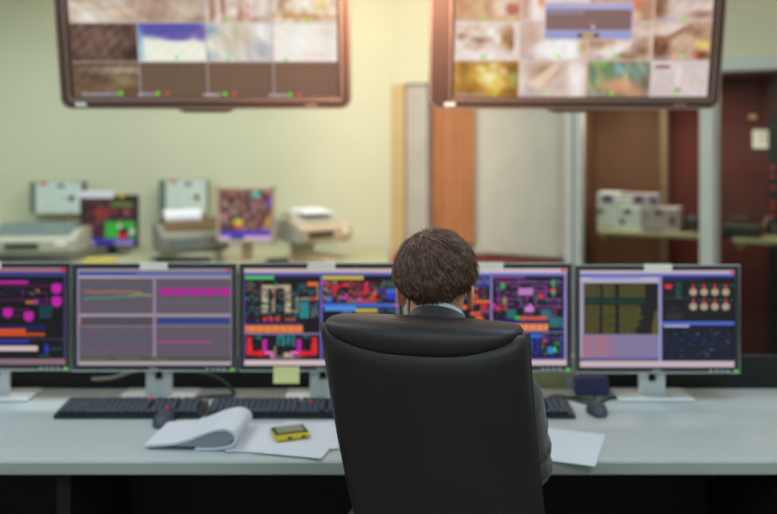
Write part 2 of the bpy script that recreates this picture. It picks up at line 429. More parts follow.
# left screen
c = Cv(73, -61, 338, 95, 1.5, (150, 128, 112))
cols = [73, 140, 208, 274, 338]; rows = [-61, -16, 22, 60, 95.5]
OFF_HAZE = (112, 88, 72)  # blank tile tone, with warm flare haze painted into the brown
def blobs(c, x0, y0, x1, y1, base, B, amp=8, seedn=5):
    sub = Cv(x0, y0, x1, y1, c.k, base)
    for (x, y, rx, ry, col, *o) in B: sub.ell(x, y, rx, ry, col, o[0] if o else .8, o[1] if len(o) > 1 else .8)
    sub.noise(x0, y0, x1, y1, amp, seedn)
    i0 = int(round((x0-c.x0)*c.k)); j0 = int(round((y0-c.y0)*c.k))
    i0 = max(i0, 0); j0 = max(j0, 0)
    h = min(sub.h, c.h-j0); w = min(sub.w, c.w-i0); c.a[j0:j0+h, i0:i0+w] = sub.a[:h, :w]
for j in (0, 1):
    for i in range(4):
        B = [(rng.uniform(cols[i], cols[i+1]), rng.uniform(rows[j], rows[j+1]), rng.uniform(4, 18), rng.uniform(3, 10), [(240, 235, 225), (140, 100, 80), (200, 170, 140), (180, 190, 200)][rng.randint(4)]) for _ in range(14)]
        blobs(c, cols[i], rows[j], cols[i+1], rows[j+1], (205, 185, 165), B, 12)
blobs(c, 140, -16, 208, 22, (196, 170, 150), [(190, 14, 14, 8, (215, 198, 178)), (160, 5, 10, 20, (170, 140, 120)), (200, 20, 8, 4, (150, 125, 108))], 8)
blobs(c, 208, -16, 274, 22, (226, 204, 190), [(215, 8, 3, 14, (150, 105, 80)), (226, 4, 2, 12, (140, 90, 62)), (236, 10, 5, 3, (250, 240, 230)), (243, 12, 3, 8, (190, 140, 110)), (262, 6, 9, 8, (240, 225, 220)), (250, 18, 20, 2, (190, 150, 120))], 14)
blobs(c, 274, -16, 338, 22, (238, 218, 190), [(285, 2, 6, 10, (170, 130, 100)), (296, 14, 18, 3, (214, 164, 110)), (322, 4, 5, 4, (240, 210, 90)), (310, 16, 20, 2.5, (190, 140, 90)), (305, 3, 12, 6, (250, 240, 225))], 14)
c.ell(250, 5, 1.6, 1.6, RR); c.ell(250, 14, 1.6, 1.6, RR); c.ell(229, 19, 2, 1.8, G); c.ell(309, 20, 2, 1.8, (160, 230, 40))
blobs(c, 73, 22, 140, 60, (95, 70, 60), [(100, 40, 20, 12, (130, 100, 88)), (135, 52, 8, 6, (60, 40, 40))], 12)
blobs(c, 140, 22, 208, 60, (242, 244, 228), [(170, 27, 44, 10, (88, 84, 170), 1, .3), (180, 36, 15, 4, (110, 96, 176), 1, .4), (204, 33, 7, 7, (120, 90, 170), .9, .4), (142, 38, 3, 12, (110, 165, 215)), (143, 53, 3, 6, (120, 180, 215)), (175, 50, 24, 7, (250, 250, 232))], 3)
blobs(c, 208, 22, 274, 60, (222, 216, 204), [(212, 30, 7, 6, (120, 150, 180)), (211, 54, 5, 5, (140, 165, 190)), (217, 44, 6, 8, (240, 238, 225)), (240, 36, 16, 10, (205, 190, 160)), (262, 50, 10, 9, (180, 180, 196)), (265, 30, 10, 8, (246, 246, 246))], 8)
blobs(c, 274, 22, 338, 60, (246, 240, 228), [(300, 40, 20, 12, (255, 252, 245)), (328, 30, 8, 6, (238, 224, 214)), (318, 54, 14, 4, (250, 225, 220))], 4)
for (x, y) in ((178, 56), (229, 57), (287, 58)): c.ell(x, y, 2, 1.8, (120, 235, 110))
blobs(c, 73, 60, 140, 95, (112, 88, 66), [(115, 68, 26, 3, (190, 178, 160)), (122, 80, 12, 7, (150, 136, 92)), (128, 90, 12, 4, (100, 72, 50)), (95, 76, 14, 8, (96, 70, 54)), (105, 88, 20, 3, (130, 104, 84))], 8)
blobs(c, 140, 60, 208, 95, OFF_HAZE, [(196, 72, 40, 40, (116, 90, 70), .6, 1)], 1)  # painted haze gets stronger in each blank tile to the right
blobs(c, 208, 60, 274, 95, OFF_HAZE, [(250, 72, 50, 40, (128, 98, 78), .7, 1)], 1)
blobs(c, 274, 60, 338, 95, OFF_HAZE, [(310, 72, 60, 40, (140, 102, 82), .9, 1)], 1)
c.text(82, 91, 117, 2.6, (190, 190, 215)); c.ell(120, 91.5, 2.2, 2, G)
c.text(137, 91, 153, 2.6, (200, 195, 220)); c.ell(157, 91.5, 2.2, 2, G); c.ell(167, 91.5, 2, 1.8, RR)
c.text(203, 91.5, 220, 2.6, (225, 220, 235)); c.ell(224.5, 92, 2.2, 2, G); c.ell(234, 92, 2, 1.8, RR)
c.text(269, 92, 287, 2.6, (230, 225, 240)); c.ell(290, 93, 2.2, 2, G); c.ell(299, 92.5, 2, 1.8, RR)
for x in cols[1:4]: c.rect(x-.7, -61, x+.7, 95, (185, 175, 178), .8)
for y in rows[1:4]: c.rect(73, y-.6, 338, y+.6, (200, 190, 185), .7)
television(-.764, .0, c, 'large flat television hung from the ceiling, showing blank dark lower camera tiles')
# right screen
c = Cv(454, -61, 711, 95, 1.5, (170, 140, 130))
cols = [454, 520, 588, 653, 711]; rows = [-61, -18, 20.5, 59, 95.5]
for j in (0, 1):
    for i in range(4):
        B = [(rng.uniform(cols[i], cols[i+1]), rng.uniform(rows[j], rows[j+1]), rng.uniform(4, 14), rng.uniform(4, 12), [(240, 232, 225), (150, 105, 80), (200, 150, 120), (190, 180, 180)][rng.randint(4)]) for _ in range(12)]
        blobs(c, cols[i], rows[j], cols[i+1], rows[j+1], (205, 175, 155), B, 10)
blobs(c, 454, -18, 520, 20.5, (222, 178, 138), [(462, 6, 8, 14, (198, 140, 98)), (488, 4, 4, 14, (196, 140, 96)), (503, 6, 10, 14, (246, 228, 215)), (512, 9, 7, 6, (190, 110, 85), 1, .4), (485, 18, 28, 3, (214, 176, 130))], 8)
blobs(c, 520, -18, 588, 20.5, (240, 222, 214), [(524, 4, 5, 16, (190, 140, 112)), (535, 10, 5, 16, (250, 240, 236)), (540, 1, 3, 5, (240, 120, 60))], 6)
blobs(c, 588, -18, 653, 20.5, (214, 170, 140), [(635, 3, 5, 5, (240, 110, 60)), (645, 10, 7, 12, (180, 130, 100)), (634, 16, 6, 4, (230, 190, 165))], 6)
blobs(c, 653, -18, 711, 20.5, (214, 190, 178), [(659, 2, 8, 16, (140, 90, 62), 1, .4), (680, 6, 14, 12, (222, 200, 192)), (705, 6, 8, 3, (240, 225, 220)), (700, 14, 10, 3, (150, 105, 80))], 8)
blobs(c, 454, 20.5, 520, 59, (236, 218, 205), [(462, 35, 6, 3, (170, 120, 90)), (480, 39, 7, 3, (130, 80, 60)), (476, 46, 9, 3, (200, 160, 140)), (507, 37, 6, 12, (186, 136, 90), 1, .5), (511, 40, 2, 10, (130, 90, 60)), (480, 53, 24, 5, (250, 238, 236)), (470, 27, 20, 3, (226, 190, 165)), (490, 30, 6, 5, (250, 240, 226))], 10)
blobs(c, 520, 20.5, 588, 59, (222, 196, 186), [(530, 38, 10, 14, (200, 160, 140)), (560, 48, 26, 11, (254, 252, 248), 1, .3), (548, 30, 8, 10, (240, 226, 220)), (584, 46, 5, 7, (190, 156, 90))], 6)
blobs(c, 588, 20.5, 653, 59, (214, 188, 170), [(600, 44, 14, 6, (180, 130, 90)), (610, 50, 14, 5, (248, 240, 236)), (622, 42, 10, 6, (240, 225, 214)), (641, 48, 7, 8, (140, 96, 66)), (628, 55, 10, 4, (150, 108, 78)), (642, 30, 9, 7, (226, 200, 190)), (595, 28, 8, 6, (250, 240, 235))], 12)
c.poly([(600, 53), (622, 40), (632, 42), (612, 56)], (248, 240, 232), .7)
blobs(c, 653, 20.5, 711, 59, (196, 156, 132), [(661, 46, 9, 12, (118, 74, 52), 1, .4), (672, 28, 18, 7, (236, 220, 208), 1, .4), (695, 30, 10, 3, (150, 110, 80)), (682, 42, 10, 9, (216, 186, 160)), (703, 43, 8, 5, (228, 196, 110), 1, .4), (703, 54, 8, 4, (130, 88, 50), 1, .4), (684, 56, 10, 3, (216, 190, 176))], 10)
c.poly([(656, 40), (690, 22), (694, 26), (660, 45)], (160, 110, 84), .8)
blobs(c, 454, 59, 520, 95.5, (186, 134, 46), [(458, 75, 7, 16, (210, 160, 70)), (464, 68, 4, 12, (130, 84, 34)), (489, 78, 18, 14, (232, 184, 74), 1, .9), (490, 76, 8, 7, (255, 246, 190), 1, .8), (498, 84, 7, 5, (250, 220, 120)), (481, 67, 4, 3, (255, 240, 180)), (494, 64, 4, 3, (255, 236, 180)), (504, 69, 4, 3, (250, 230, 180)), (470, 88, 12, 6, (150, 98, 30)), (514, 77, 4, 6, (150, 180, 120)), (514, 66, 7, 5, (130, 90, 40)), (512, 90, 8, 4, (120, 84, 30))], 6)
blobs(c, 520, 59, 588, 95.5, (226, 204, 190), [(524, 78, 4, 10, (240, 226, 218)), (545, 70, 14, 7, (176, 128, 92)), (577, 78, 8, 16, (254, 246, 244), 1, .4), (560, 84, 10, 9, (214, 190, 178)), (535, 88, 8, 6, (200, 172, 158))], 5)
c.poly([(528, 82), (556, 62), (560, 66), (540, 88)], (244, 222, 196), .8)
blobs(c, 588, 59, 653, 95.5, (150, 140, 112), [(598, 80, 9, 12, (190, 180, 120)), (595, 74, 2, 10, (80, 140, 130)), (620, 67, 8, 5, (130, 190, 190)), (640, 70, 10, 7, (110, 150, 140)), (622, 84, 14, 7, (224, 168, 130), 1, .4), (638, 90, 8, 4, (216, 150, 110)), (609, 70, 5, 7, (110, 150, 100)), (602, 62, 8, 2, (120, 220, 90)), (648, 82, 4, 9, (110, 90, 80)), (628, 76, 2, 9, (200, 190, 150))], 12)
blobs(c, 653, 59, 711, 95.5, (222, 206, 204), [(681, 73, 2.5, 10, (238, 230, 226)), (681, 88, 3, 1.5, (150, 110, 100)), (695, 79, 3, 2, (226, 206, 150)), (665, 84, 8, 6, (214, 196, 196))], 4)
c.rect(657, 63.5, 672, 66.5, (140, 74, 62), .9)
for (x, y) in ((483, 17), (559, 55), (483, 55), (495, 93), (546, 93), (614, 91.5), (680, 91), (683, 17), (683, 54), (616, 54)): c.ell(x, y, 2, 1.8, (140, 240, 70))
c.ell(697, 53.5, 2, 1.8, RR)
for (x, y, w) in ((456, 18, 20), (522, 54, 12), (456, 91.5, 30), (520, 92, 22), (656, 17, 18), (650, 54, 20), (590, 91, 18), (590, 54, 18), (651, 91, 4)): c.text(x, y, x+w, 2.2, (176, 176, 215), .7)
for x in cols[1:4]: c.rect(x-.7, -61, x+.7, 95, (226, 206, 204), .7)
for y in rows[1:4]: c.rect(454, y-.6, 711, y+.6, (220, 200, 196), .7)
c.rect(544, 2, 632, 38, (190, 180, 215)); c.rect(545, 9, 630.5, 29, (140, 108, 104)); c.rect(545, 4.5, 631, 8.5, (172, 172, 215)); c.rect(545, 29.5, 631, 37, (160, 164, 214))
c.rect(562, 4, 615, 5.6, (200, 190, 200)); c.text(548, 11, 582, 2.2, (176, 170, 214), .8)
c.rect(577, 32, 599, 36.5, (120, 86, 60)); c.rect(582, 32.6, 593, 35.8, (226, 180, 40)); c.poly([(590, 23), (595, 26), (592, 28)], (235, 220, 215))
television(.778, .026, c, 'large flat television hung from the ceiling, showing a popup window over camera tiles', 1.062)

# ============================================================ BACK TABLE, PRINTERS, WALL BOXES
TBZ = .795
t = thing('side_table', 'long pale green side table along the back wall under the printers', 'table', (-1.78, 6.06, 0))
MB().box((0, 0, TBZ-.02), (3.55, .98, .04), bev=.006).build('table_top', M['table'], t)
for sx in (-1.7, 0, 1.7):
    for sy in (-.42, .42): MB().box((sx, sy, (TBZ-.04)/2), (.05, .05, TBZ-.04), bev=.004).build('leg', M['greyframe'], t)
MB().box((0, .4, .62), (3.3, .02, .2)).build('back_rail', M['greyframe'], t)

def electrical_box(px0, px1, py0, py1, lab, label):
    D = 6.47; a = P(px0, py1, D); b = P(px1, py0, D); w = b.x-a.x; h = b.z-a.z
    t = thing('wall_box', label, 'electrical box', ((a.x+b.x)/2, 6.64, a.z), 0, 'grey steel boxes on the back wall')
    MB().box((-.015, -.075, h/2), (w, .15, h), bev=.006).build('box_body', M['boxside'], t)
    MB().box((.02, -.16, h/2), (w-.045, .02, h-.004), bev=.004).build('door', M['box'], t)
    MB().box((-w/2+.1, -.172, h-.013), (.05, .004, .022)).build('warning_sticker', M['orange'], t)
    MB().box((.04, -.172, h-.03), (.05, .004, .022)).build('name_plate', M['navy'], t)
    o = MB().box((w/2-.07, -.175, h*.5), (.035, .012, .035), bev=.003).build('latch', M['slot'], t)
    MB().cyl((w/2-.13, -.171, h*.52), (w/2-.13, -.176, h*.52), .008).build('keyhole', M['greyframe'], t)
    return t
electrical_box(30, 81, 182, 214, 0, 'blue grey steel box on the wall above the leftmost printer')
electrical_box(160, 206, 180, 214, 0, 'blue grey steel box on the wall above the printer holding paper')
# conduits under boxes
for px, lab in ((73, 'short brown conduit below the left wall box'), (203, 'short brown conduit below the right wall box')):
    a = P(px, 214, 6.5)
    o = MB().cyl((0, 0, a.z-TBZ), (0, 0, 0), .022).build('conduit', M['brass'], None, True, (a.x-.02, 6.50, TBZ)); tag(o, lab+', reaching the table', 'conduit')

def printer(px, py, D, rz, w, d, h, mm, label, zbase=None, side='prtdark', roll=False, top='prtblue', slotx=(.25, .72), slotm='slot', sl=.0):
    p = P(px, py, D); z = TBZ if zbase is None else zbase
    t = thing('printer', label, 'printer', (p.x, p.y, z), rz, 'desktop printers on the side table')
    prof = [(-d/2, .02), (-d/2+.015, 0), (d/2, 0), (d/2, h*.9), (d/2-.03, h), (-d*.05, h), (-d*.33, h*.76), (-d/2, h*.62)]
    mb = MB(); mb.prism(prof, -w/2, w/2); es = [e for e in mb.b.edges]; bmesh.ops.bevel(mb.b, geom=es, offset=.008, segments=2, affect='EDGES', profile=.5)
    mb.build('printer_body', M[mm], t)
    for s in (-1, 1):
        pr = [(a*1.0, b) for a, b in prof]
        m2 = MB(); m2.prism([(a*.97, b*.96+.003) for a, b in prof], s*(w/2+.001), s*(w/2+.007)); m2.build('side_cover', M[side], t)
    # top cover, dark and sloping
    m2 = MB(); m2.prism([(-d*.30, h*.79), (d*.42, h+.004), (d*.42, h+.03), (d*.1, h+.035), (-d*.32, h*.82)], -w*.42, w*.42); m2.build('top_cover', M[top], t)
    x0, x1 = -w/2+slotx[0]*w, -w/2+slotx[1]*w
    MB().box(((x0+x1)/2, -d/2-.001, h*.36), (x1-x0, .008, h*.24), bev=.002).build('paper_slot', M[slotm], t)
    MB().box((w*.36, -d/2-.001, h*.45), (w*.12, .006, h*.14), bev=.002).build('control_panel', M['label' if not roll else 'prtdark'], t)
    for s in (-1, 1): MB().box((s*w*.4, 0, -.004), (.03, d*.8, .008)).build('foot', M['slot'], t)
    return t
# base stands (boxes) and printers
def stand(px, D, w, d, h, m, label):
    p = P(px, 250, D)
    t = thing('printer_stand', label, 'stand', (p.x, p.y, TBZ))
    MB().box((0, 0, h-.012), (w, d, .024), bev=.004).build('stand_top', M[m], t)
    for s in (-1, 1): MB().box((s*(w/2-.02), 0, (h-.024)/2), (.03, d*.9, h-.024), bev=.004).build('side_panel', M[m], t)
    MB().box((0, d*.3, (h-.024)/2), (w-.07, .02, h-.024)).build('rear_panel', M['slot'], t)
    return t
stand(37, 5.92, .62, .36, .05, 'prtdark', 'low grey stand under the leftmost printer')
p1 = printer(38, 250, 5.92, math.radians(4), .60, .42, .15, 'prt', 'wide grey printer at far left with a long dark slot and blue grey lid', TBZ+.058, side='prt', slotx=(.25, .62))
stand(188, 5.92, .44, .36, .06, 'prt', 'low pale stand under the printer with white paper')
p2 = printer(190, 250, 5.92, math.radians(25), .44, .34, .175, 'prtdark', 'grey printer with white paper curling over its top', TBZ+.068, side='prtdark', roll=True, top='brownopen', slotx=(.1, .55), slotm='prtblue')
m2 = MB(); W2 = .25
prof = [(.16+.075*math.cos(a)*1.0-.08, .20+.06*math.sin(a)) for a in [math.radians(x) for x in range(-30, 200, 12)]]
prof2 = [(.16+.069*math.cos(a)-.08, .20+.054*math.sin(a)) for a in [math.radians(x) for x in range(-30, 200, 12)]][::-1]
sh_ = m2.prism(prof+prof2, -W2/2, W2/2).build('paper_sheet', M['paper'], None, False, p2.location, ); sh_.rotation_euler = p2.rotation_euler
sh_.location = p2.matrix_basis @ Vector((-.045, -.01, .01))
tag(sh_, 'white paper sheet curling out of the middle printer', 'paper')
# white pedestal of third printer
p = P(306, 258, 5.9)
t = thing('pedestal', 'beige splayed pedestal holding up the rightmost printer', 'stand', (p.x, 5.9, TBZ))
MB().rings([[(-.16, -.12, 0), (.22, -.12, 0), (.22, .12, 0), (-.16, .12, 0)], [(-.14, -.11, .02), (.16, -.11, .02), (.16, .11, .02), (-.14, .11, .02)],
            [(-.10, -.09, .05), (.04, -.09, .05), (.04, .09, .05), (-.10, .09, .05)], [(-.10, -.09, .125), (.06, -.09, .125), (.06, .09, .125), (-.10, .09, .125)]]).build('column', M['prtwarm'], t)
p3 = printer(313, 243, 5.9, math.radians(38), .40, .36, .155, 'prtwarm', 'beige printer raised on a pedestal, rightmost of the printers', TBZ+.133, side='prt', top='prt', slotx=(.12, .62))
mb = MB(); mb.box((0, 0, 0), (.24, .2, .012), rx=math.radians(6)); o = mb.build('paper_stack', M['paper'], None, False, (p3.location.x-.01, p3.location.y+.01, p3.location.z+.15+.047)); o.rotation_euler.z = math.radians(38)
tag(o, 'small stack of white paper on the rightmost printer', 'paper')

def lcd(px0, px1, py0, py1, D, cv, m, label, extra=None):
    a = P(px0, py1, D); b = P(px1, py0, D); w, h = b.x-a.x, b.z-a.z
    t = thing('monitor', label, 'monitor', ((a.x+b.x)/2, D, TBZ), 0, 'square monitors on the side table')
    z0 = a.z-TBZ
    mb = MB(); bw = .022
    for (cx, cz, ww, hh) in ((0, bw/2, w, bw), (0, h-bw/2, w, bw), (-w/2+bw/2, h/2, bw, h), (w/2-bw/2, h/2, bw, h)): mb.box((cx, .015, z0+cz), (ww, .03, hh), bev=.003)
    mb.build('bezel', M[m], t)
    MB().box((0, .04, z0+h/2), (w*.94, .04, h*.94), bev=.01).build('back_cover', M[m], t)
    cv.mesh('screen', w-2*bw, h-2*bw, t, (0, .008, z0+h/2))
    MB().box((0, .07, (z0+.1)/2), (.07, .03, z0+.1), bev=.006).build('neck', M[m], t)
    MB().box((0, .04, .008), (.24, .18, .016), bev=.005).build('base', M[m], t)
    return t
c = Cv(82, 197, 136, 246, 4, (58, 32, 38))
c.bits(82, 198, 136, 236, [(90, 50, 60), (36, 22, 30), (70, 40, 52), (110, 60, 60)], 160, (6, 5), .7)
c.bits(94, 208, 108, 218, [(210, 60, 30)], 7, (2, 4)); c.bits(110, 200, 134, 216, [(160, 60, 60), (150, 110, 120), (30, 24, 24)], 40, (3, 2))
c.rect(111, 202, 133, 205, (60, 140, 50)); c.rect(105, 222, 136, 239, (50, 170, 60)); c.rect(118, 228, 129, 239, (30, 24, 26)); c.rect(118, 234, 128, 239, (200, 30, 40)); c.rect(130, 230, 135, 234, (220, 200, 210)); c.rect(118, 225, 121, 229, (230, 220, 210))
c.rect(82, 239, 136, 246, (60, 50, 150)); c.rect(83, 243, 94, 246, (190, 160, 200)); c.rect(115, 242, 134, 246, (180, 160, 200), .8)
l1 = lcd(80, 138, 195, 248, 6.18, c, 'black', 'square dark monitor between the two left printers, showing a green block')
MB().box((-.09, -.002, 1.219-TBZ+.005), (.25, .004, .05), ).build('paper_label', M['paper'], l1)
MB().box((.09, -.003, 1.219-TBZ), (.03, .004, .03)).build('yellow_sticker', M['yellow'], l1)
c = Cv(219, 190, 272, 240, 4, (112, 74, 66))
c.bits(219, 190, 272, 233, [(150, 100, 90), (80, 46, 44), (170, 150, 140), (96, 110, 90), (130, 60, 40), (190, 130, 150), (60, 40, 40)], 330, (4, 4), .7)
c.ell(256, 194, 3.5, 3.5, (70, 200, 190)); c.ell(269, 203, 3, 3, (110, 60, 200)); c.ell(238, 222, 5, 3, (210, 210, 90)); c.ell(238, 226, 4, 2.5, (230, 120, 60)); c.ell(268, 222, 2, 5, (220, 180, 50))
c.rect(219, 231, 272, 236, (80, 60, 180)); c.rect(219, 236, 230, 240, (200, 170, 210)); c.rect(230, 236, 244, 240, (70, 60, 150)); c.rect(244, 236, 272, 240, (205, 175, 215))
lcd(216, 275, 187, 243, 5.68, c, 'prtwarm', 'square grey monitor between the middle and rightmost printers, crowded brown screen')
p = P(94, 249, 5.6); o = MB().box((0, 0, .012), (.2, .1, .024), bev=.003).build('note_pad', M['yellow'], None, False, (p.x, 5.72, TBZ)); tag(o, 'yellow pad lying in front of the dark square monitor', 'notepad')
p = P(276, 255, 5.6); o = MB().box((0, 0, .016), (.14, .1, .032), bev=.004).build('small_tray', M['slot'], None, False, (p.x, 5.68, TBZ)); tag(o, 'small dark tray in front of the grey square monitor', 'tray')
# red chair back / extinguisher-like red object by the door frame
p = P(396, 257, 6.3)
t = thing('red_box', 'small red box at the foot of the cream door frame, partly behind the hair', 'box', (p.x+.01, 6.2, TBZ-.11))
MB().box((0, 0, .05), (.07, .1, .10), bev=.01).build('box_body', M['redkey'], t)
o = MB().box((0, 0, (TBZ-.11)/2), (.2, .2, TBZ-.11), bev=.006).build('low_cabinet', M['prt'], None, False, (p.x+.01, 6.2, 0)); tag(o, 'low pale cabinet under the small red box', 'cabinet')

# ============================================================ DESK
DZ = .75
t = thing('desk', 'long pale grey control desk under the row of wide monitors', 'desk', (.1, 2.635, 0))
MB().box((0, 0, DZ-.015), (4.4, .67, .03), bev=.006, seg=3).build('desk_top', M['desk'], t)
MB().box((0, -.332, DZ-.022), (4.4, .012, .036), bev=.004).build('front_edge', M['desk'], t)
for x in (-2.1, -1.0, 1.0, 2.1): MB().box((x, .02, (DZ-.03)/2), (.04, .55, DZ-.03), bev=.004).build('side_panel', M['darkpanel'], t)
MB().box((0, .30, .4), (4.36, .02, .62)).build('modesty_panel', M['darkpanel'], t)
t = thing('desk_screen', 'low dark screen with one cream section rising behind the monitor stands', 'desk screen', (.1, 2.985, 0))
XD = .1
def dpanel(x0, x1, m, name):
    MB().box(((x0+x1)/2-XD, 0, (DZ+.11)/2), (x1-x0, .025, DZ+.11), bev=.003).build(name, M[m], t)
dx = lambda px: P(px, 380, 2.95).x
dpanel(-2.1, dx(500), 'darkpanel', 'rear_panel'); dpanel(dx(500)+.002, dx(566), 'creampanel', 'rear_panel'); dpanel(dx(566)+.002, dx(579), 'alu', 'rear_post'); dpanel(dx(579)+.002, 2.3, 'darkpanel', 'rear_panel')

# ============================================================ WORKSTATION MONITORS
DM = 2.80; MW = .535; MH = .350
WH = (205, 190, 200)
def m1():
    c = Cv(-90, 269.5, 66, 366.5, 2, (17, 13, 22))
    c.rect(-90, 269.5, 66, 274.5, (160, 112, 132)); c.rect(60, 270, 65, 274, (200, 50, 70)); c.rect(-90, 274.5, 66, 279, (52, 60, 130))
    c.rect(-60, 283, 27.5, 286, (190, 25, 160)); c.rect(27, 284, 66, 285, (70, 20, 70), .6)
    for (x, y, r) in ((56, 291, 5.3), (56, 304, 5.3), (7, 315, 5), (28, 318.5, 5.2), (-30, 300, 6), (-60, 318, 6)):
        c.ell(x, y, r, r, (196, 26, 170), 1, .15); c.rect(x-r*.9, y-r*.9, x+r*.9, y, (196, 26, 170))
    for (a) in ([(0, 288), (50, 288)], [(-80, 302), (50, 302)], [(22, 288), (22, 300)], [(24, 295), (46, 295), (46, 306), (30, 306)], [(0, 318), (24, 318)], [(0, 312), (28, 312), (28, 316)]): c.line(a, 1, (120, 20, 110), .8)
    c.bits(0, 291, 22, 298, [(30, 60, 140), (30, 110, 120)], 10); c.bits(30, 291, 40, 297, [(180, 60, 60), (60, 130, 90)], 8, (2, 2)); c.rect(25, 303, 37, 306, (170, 110, 40)); c.ell(35, 304, 3, 2.5, (160, 60, 140))
    for k in range(5): c.text(39, 308+k*2.6, 52, 1.5, (20, 110, 125))
    for k in range(2): c.text(-70, 328+k*2.5, 45, 1.4, (40, 45, 150))
    c.rect(-60, 331, 25, 334.5, (215, 80, 30)); c.rect(-60, 335, 44, 338, (215, 80, 30)); c.text(26, 335.5, 44, 2, (90, 30, 20), .5)
    c.rect(-90, 340.5, 66, 341.8, (60, 50, 90)); c.rect(-30, 342.5, 28, 345, (40, 50, 180)); c.rect(-10, 348, 37, 353, (210, 190, 190)); c.ell(46, 351, 2, 5, (40, 50, 200)); c.text(50, 350, 62, 1.5, (40, 110, 110)); c.text(38, 357, 50, 1.5, (30, 120, 100))
    c.rect(-90, 361, 66, 366.5, (140, 110, 125)); c.rect(63.5, 279, 64.8, 362, (80, 70, 130))
    return c
def m2():
    c = Cv(77, 269, 232, 366, 2, (97, 88, 101))
    c.rect(77, 269, 232, 273, (150, 138, 152)); c.rect(77, 273, 137, 276.2, (36, 62, 165)); c.rect(137, 273, 232, 276.2, (84, 100, 165)); c.rect(226, 270, 231, 273, (190, 60, 70)); c.rect(77, 276.2, 232, 279.5, (166, 156, 168))
    c.rect(137, 277, 232, 278, (120, 130, 180))
    for x in np.arange(80, 231, 3.1): c.rect(x, 280, x+.8, 357, (84, 78, 92), .35)
    for y in np.arange(281, 357, 2.4): c.rect(79, y, 231, y+.6, (106, 96, 108), .3)
    c.rect(77, 314.5, 232, 317.5, (160, 150, 160)); c.rect(80, 318, 152, 326, (82, 74, 84)); c.bits(82, 319, 150, 325, [(92, 84, 94)], 20); c.rect(79, 318, 81, 324, (190, 110, 60)); c.rect(77, 326.3, 232, 327.6, (128, 120, 150))
    c.rect(158, 319, 229, 324.3, (44, 62, 140)); c.bits(160, 320, 228, 323, [(60, 90, 160), (40, 50, 110)], 25); c.rect(155.5, 318, 158, 324, (120, 40, 90))
    xs = np.arange(85, 152, 2.)
    c.line([(x, 292.3+.9*math.sin((x-85)/9)+(1.2 if x > 115 else 0)+(2 if x > 140 else 0)) for x in xs], 2.2, (158, 108, 88), .9)
    c.line([(x, 299.5-(x-85)*.055+.5*math.sin(x/4)) for x in xs], 1.4, (70, 150, 120), .9); c.line([(128, 296.5), (140, 294.5), (151, 296.5)], 1.4, (160, 150, 90), .9)
    for k in range(5):
        x = 161+k*14.5; c.ell(x+5, 292.5, 7, 4, (184, 30, 152), 1, .25); c.ell(x+3, 289.5, 3, 1.6, (97, 88, 101), .6)
    c.rect(158, 289.5, 222, 292, (184, 30, 152), .6)
    for y, cc in ((303, (90, 130, 120)), (305.5, (120, 90, 120)), (308.5, (140, 70, 90))): c.line([(158, y), (222, y+.5)], .8, cc, .55)
    for y, cc in ((331, (140, 70, 110)), (335, (84, 84, 120)), (340, (60, 90, 140)), (343, (70, 100, 130)), (348, (160, 60, 110)), (352, (70, 120, 120))):
        c.line([(x, y+rng.uniform(-.8, .8)) for x in np.arange(84, 152, 4)], .9, cc, .6)
    c.line([(156, 342.5), (212, 342.5)], 1.6, (180, 60, 150))
    c.rect(153, 276.2, 155.6, 358, (150, 138, 162)); c.rect(77, 357.5, 232, 362, (82, 80, 72)); c.text(79, 359, 110, 1.6, (120, 116, 60)); c.text(117, 359, 140, 1.6, (130, 126, 60)); c.text(150, 359, 168, 1.6, (120, 116, 60))
    c.rect(77, 362, 232, 366, (178, 162, 172)); c.rect(77, 269, 79, 366, (150, 140, 168)); c.rect(230.5, 269, 232, 366, (140, 128, 155))
    return c
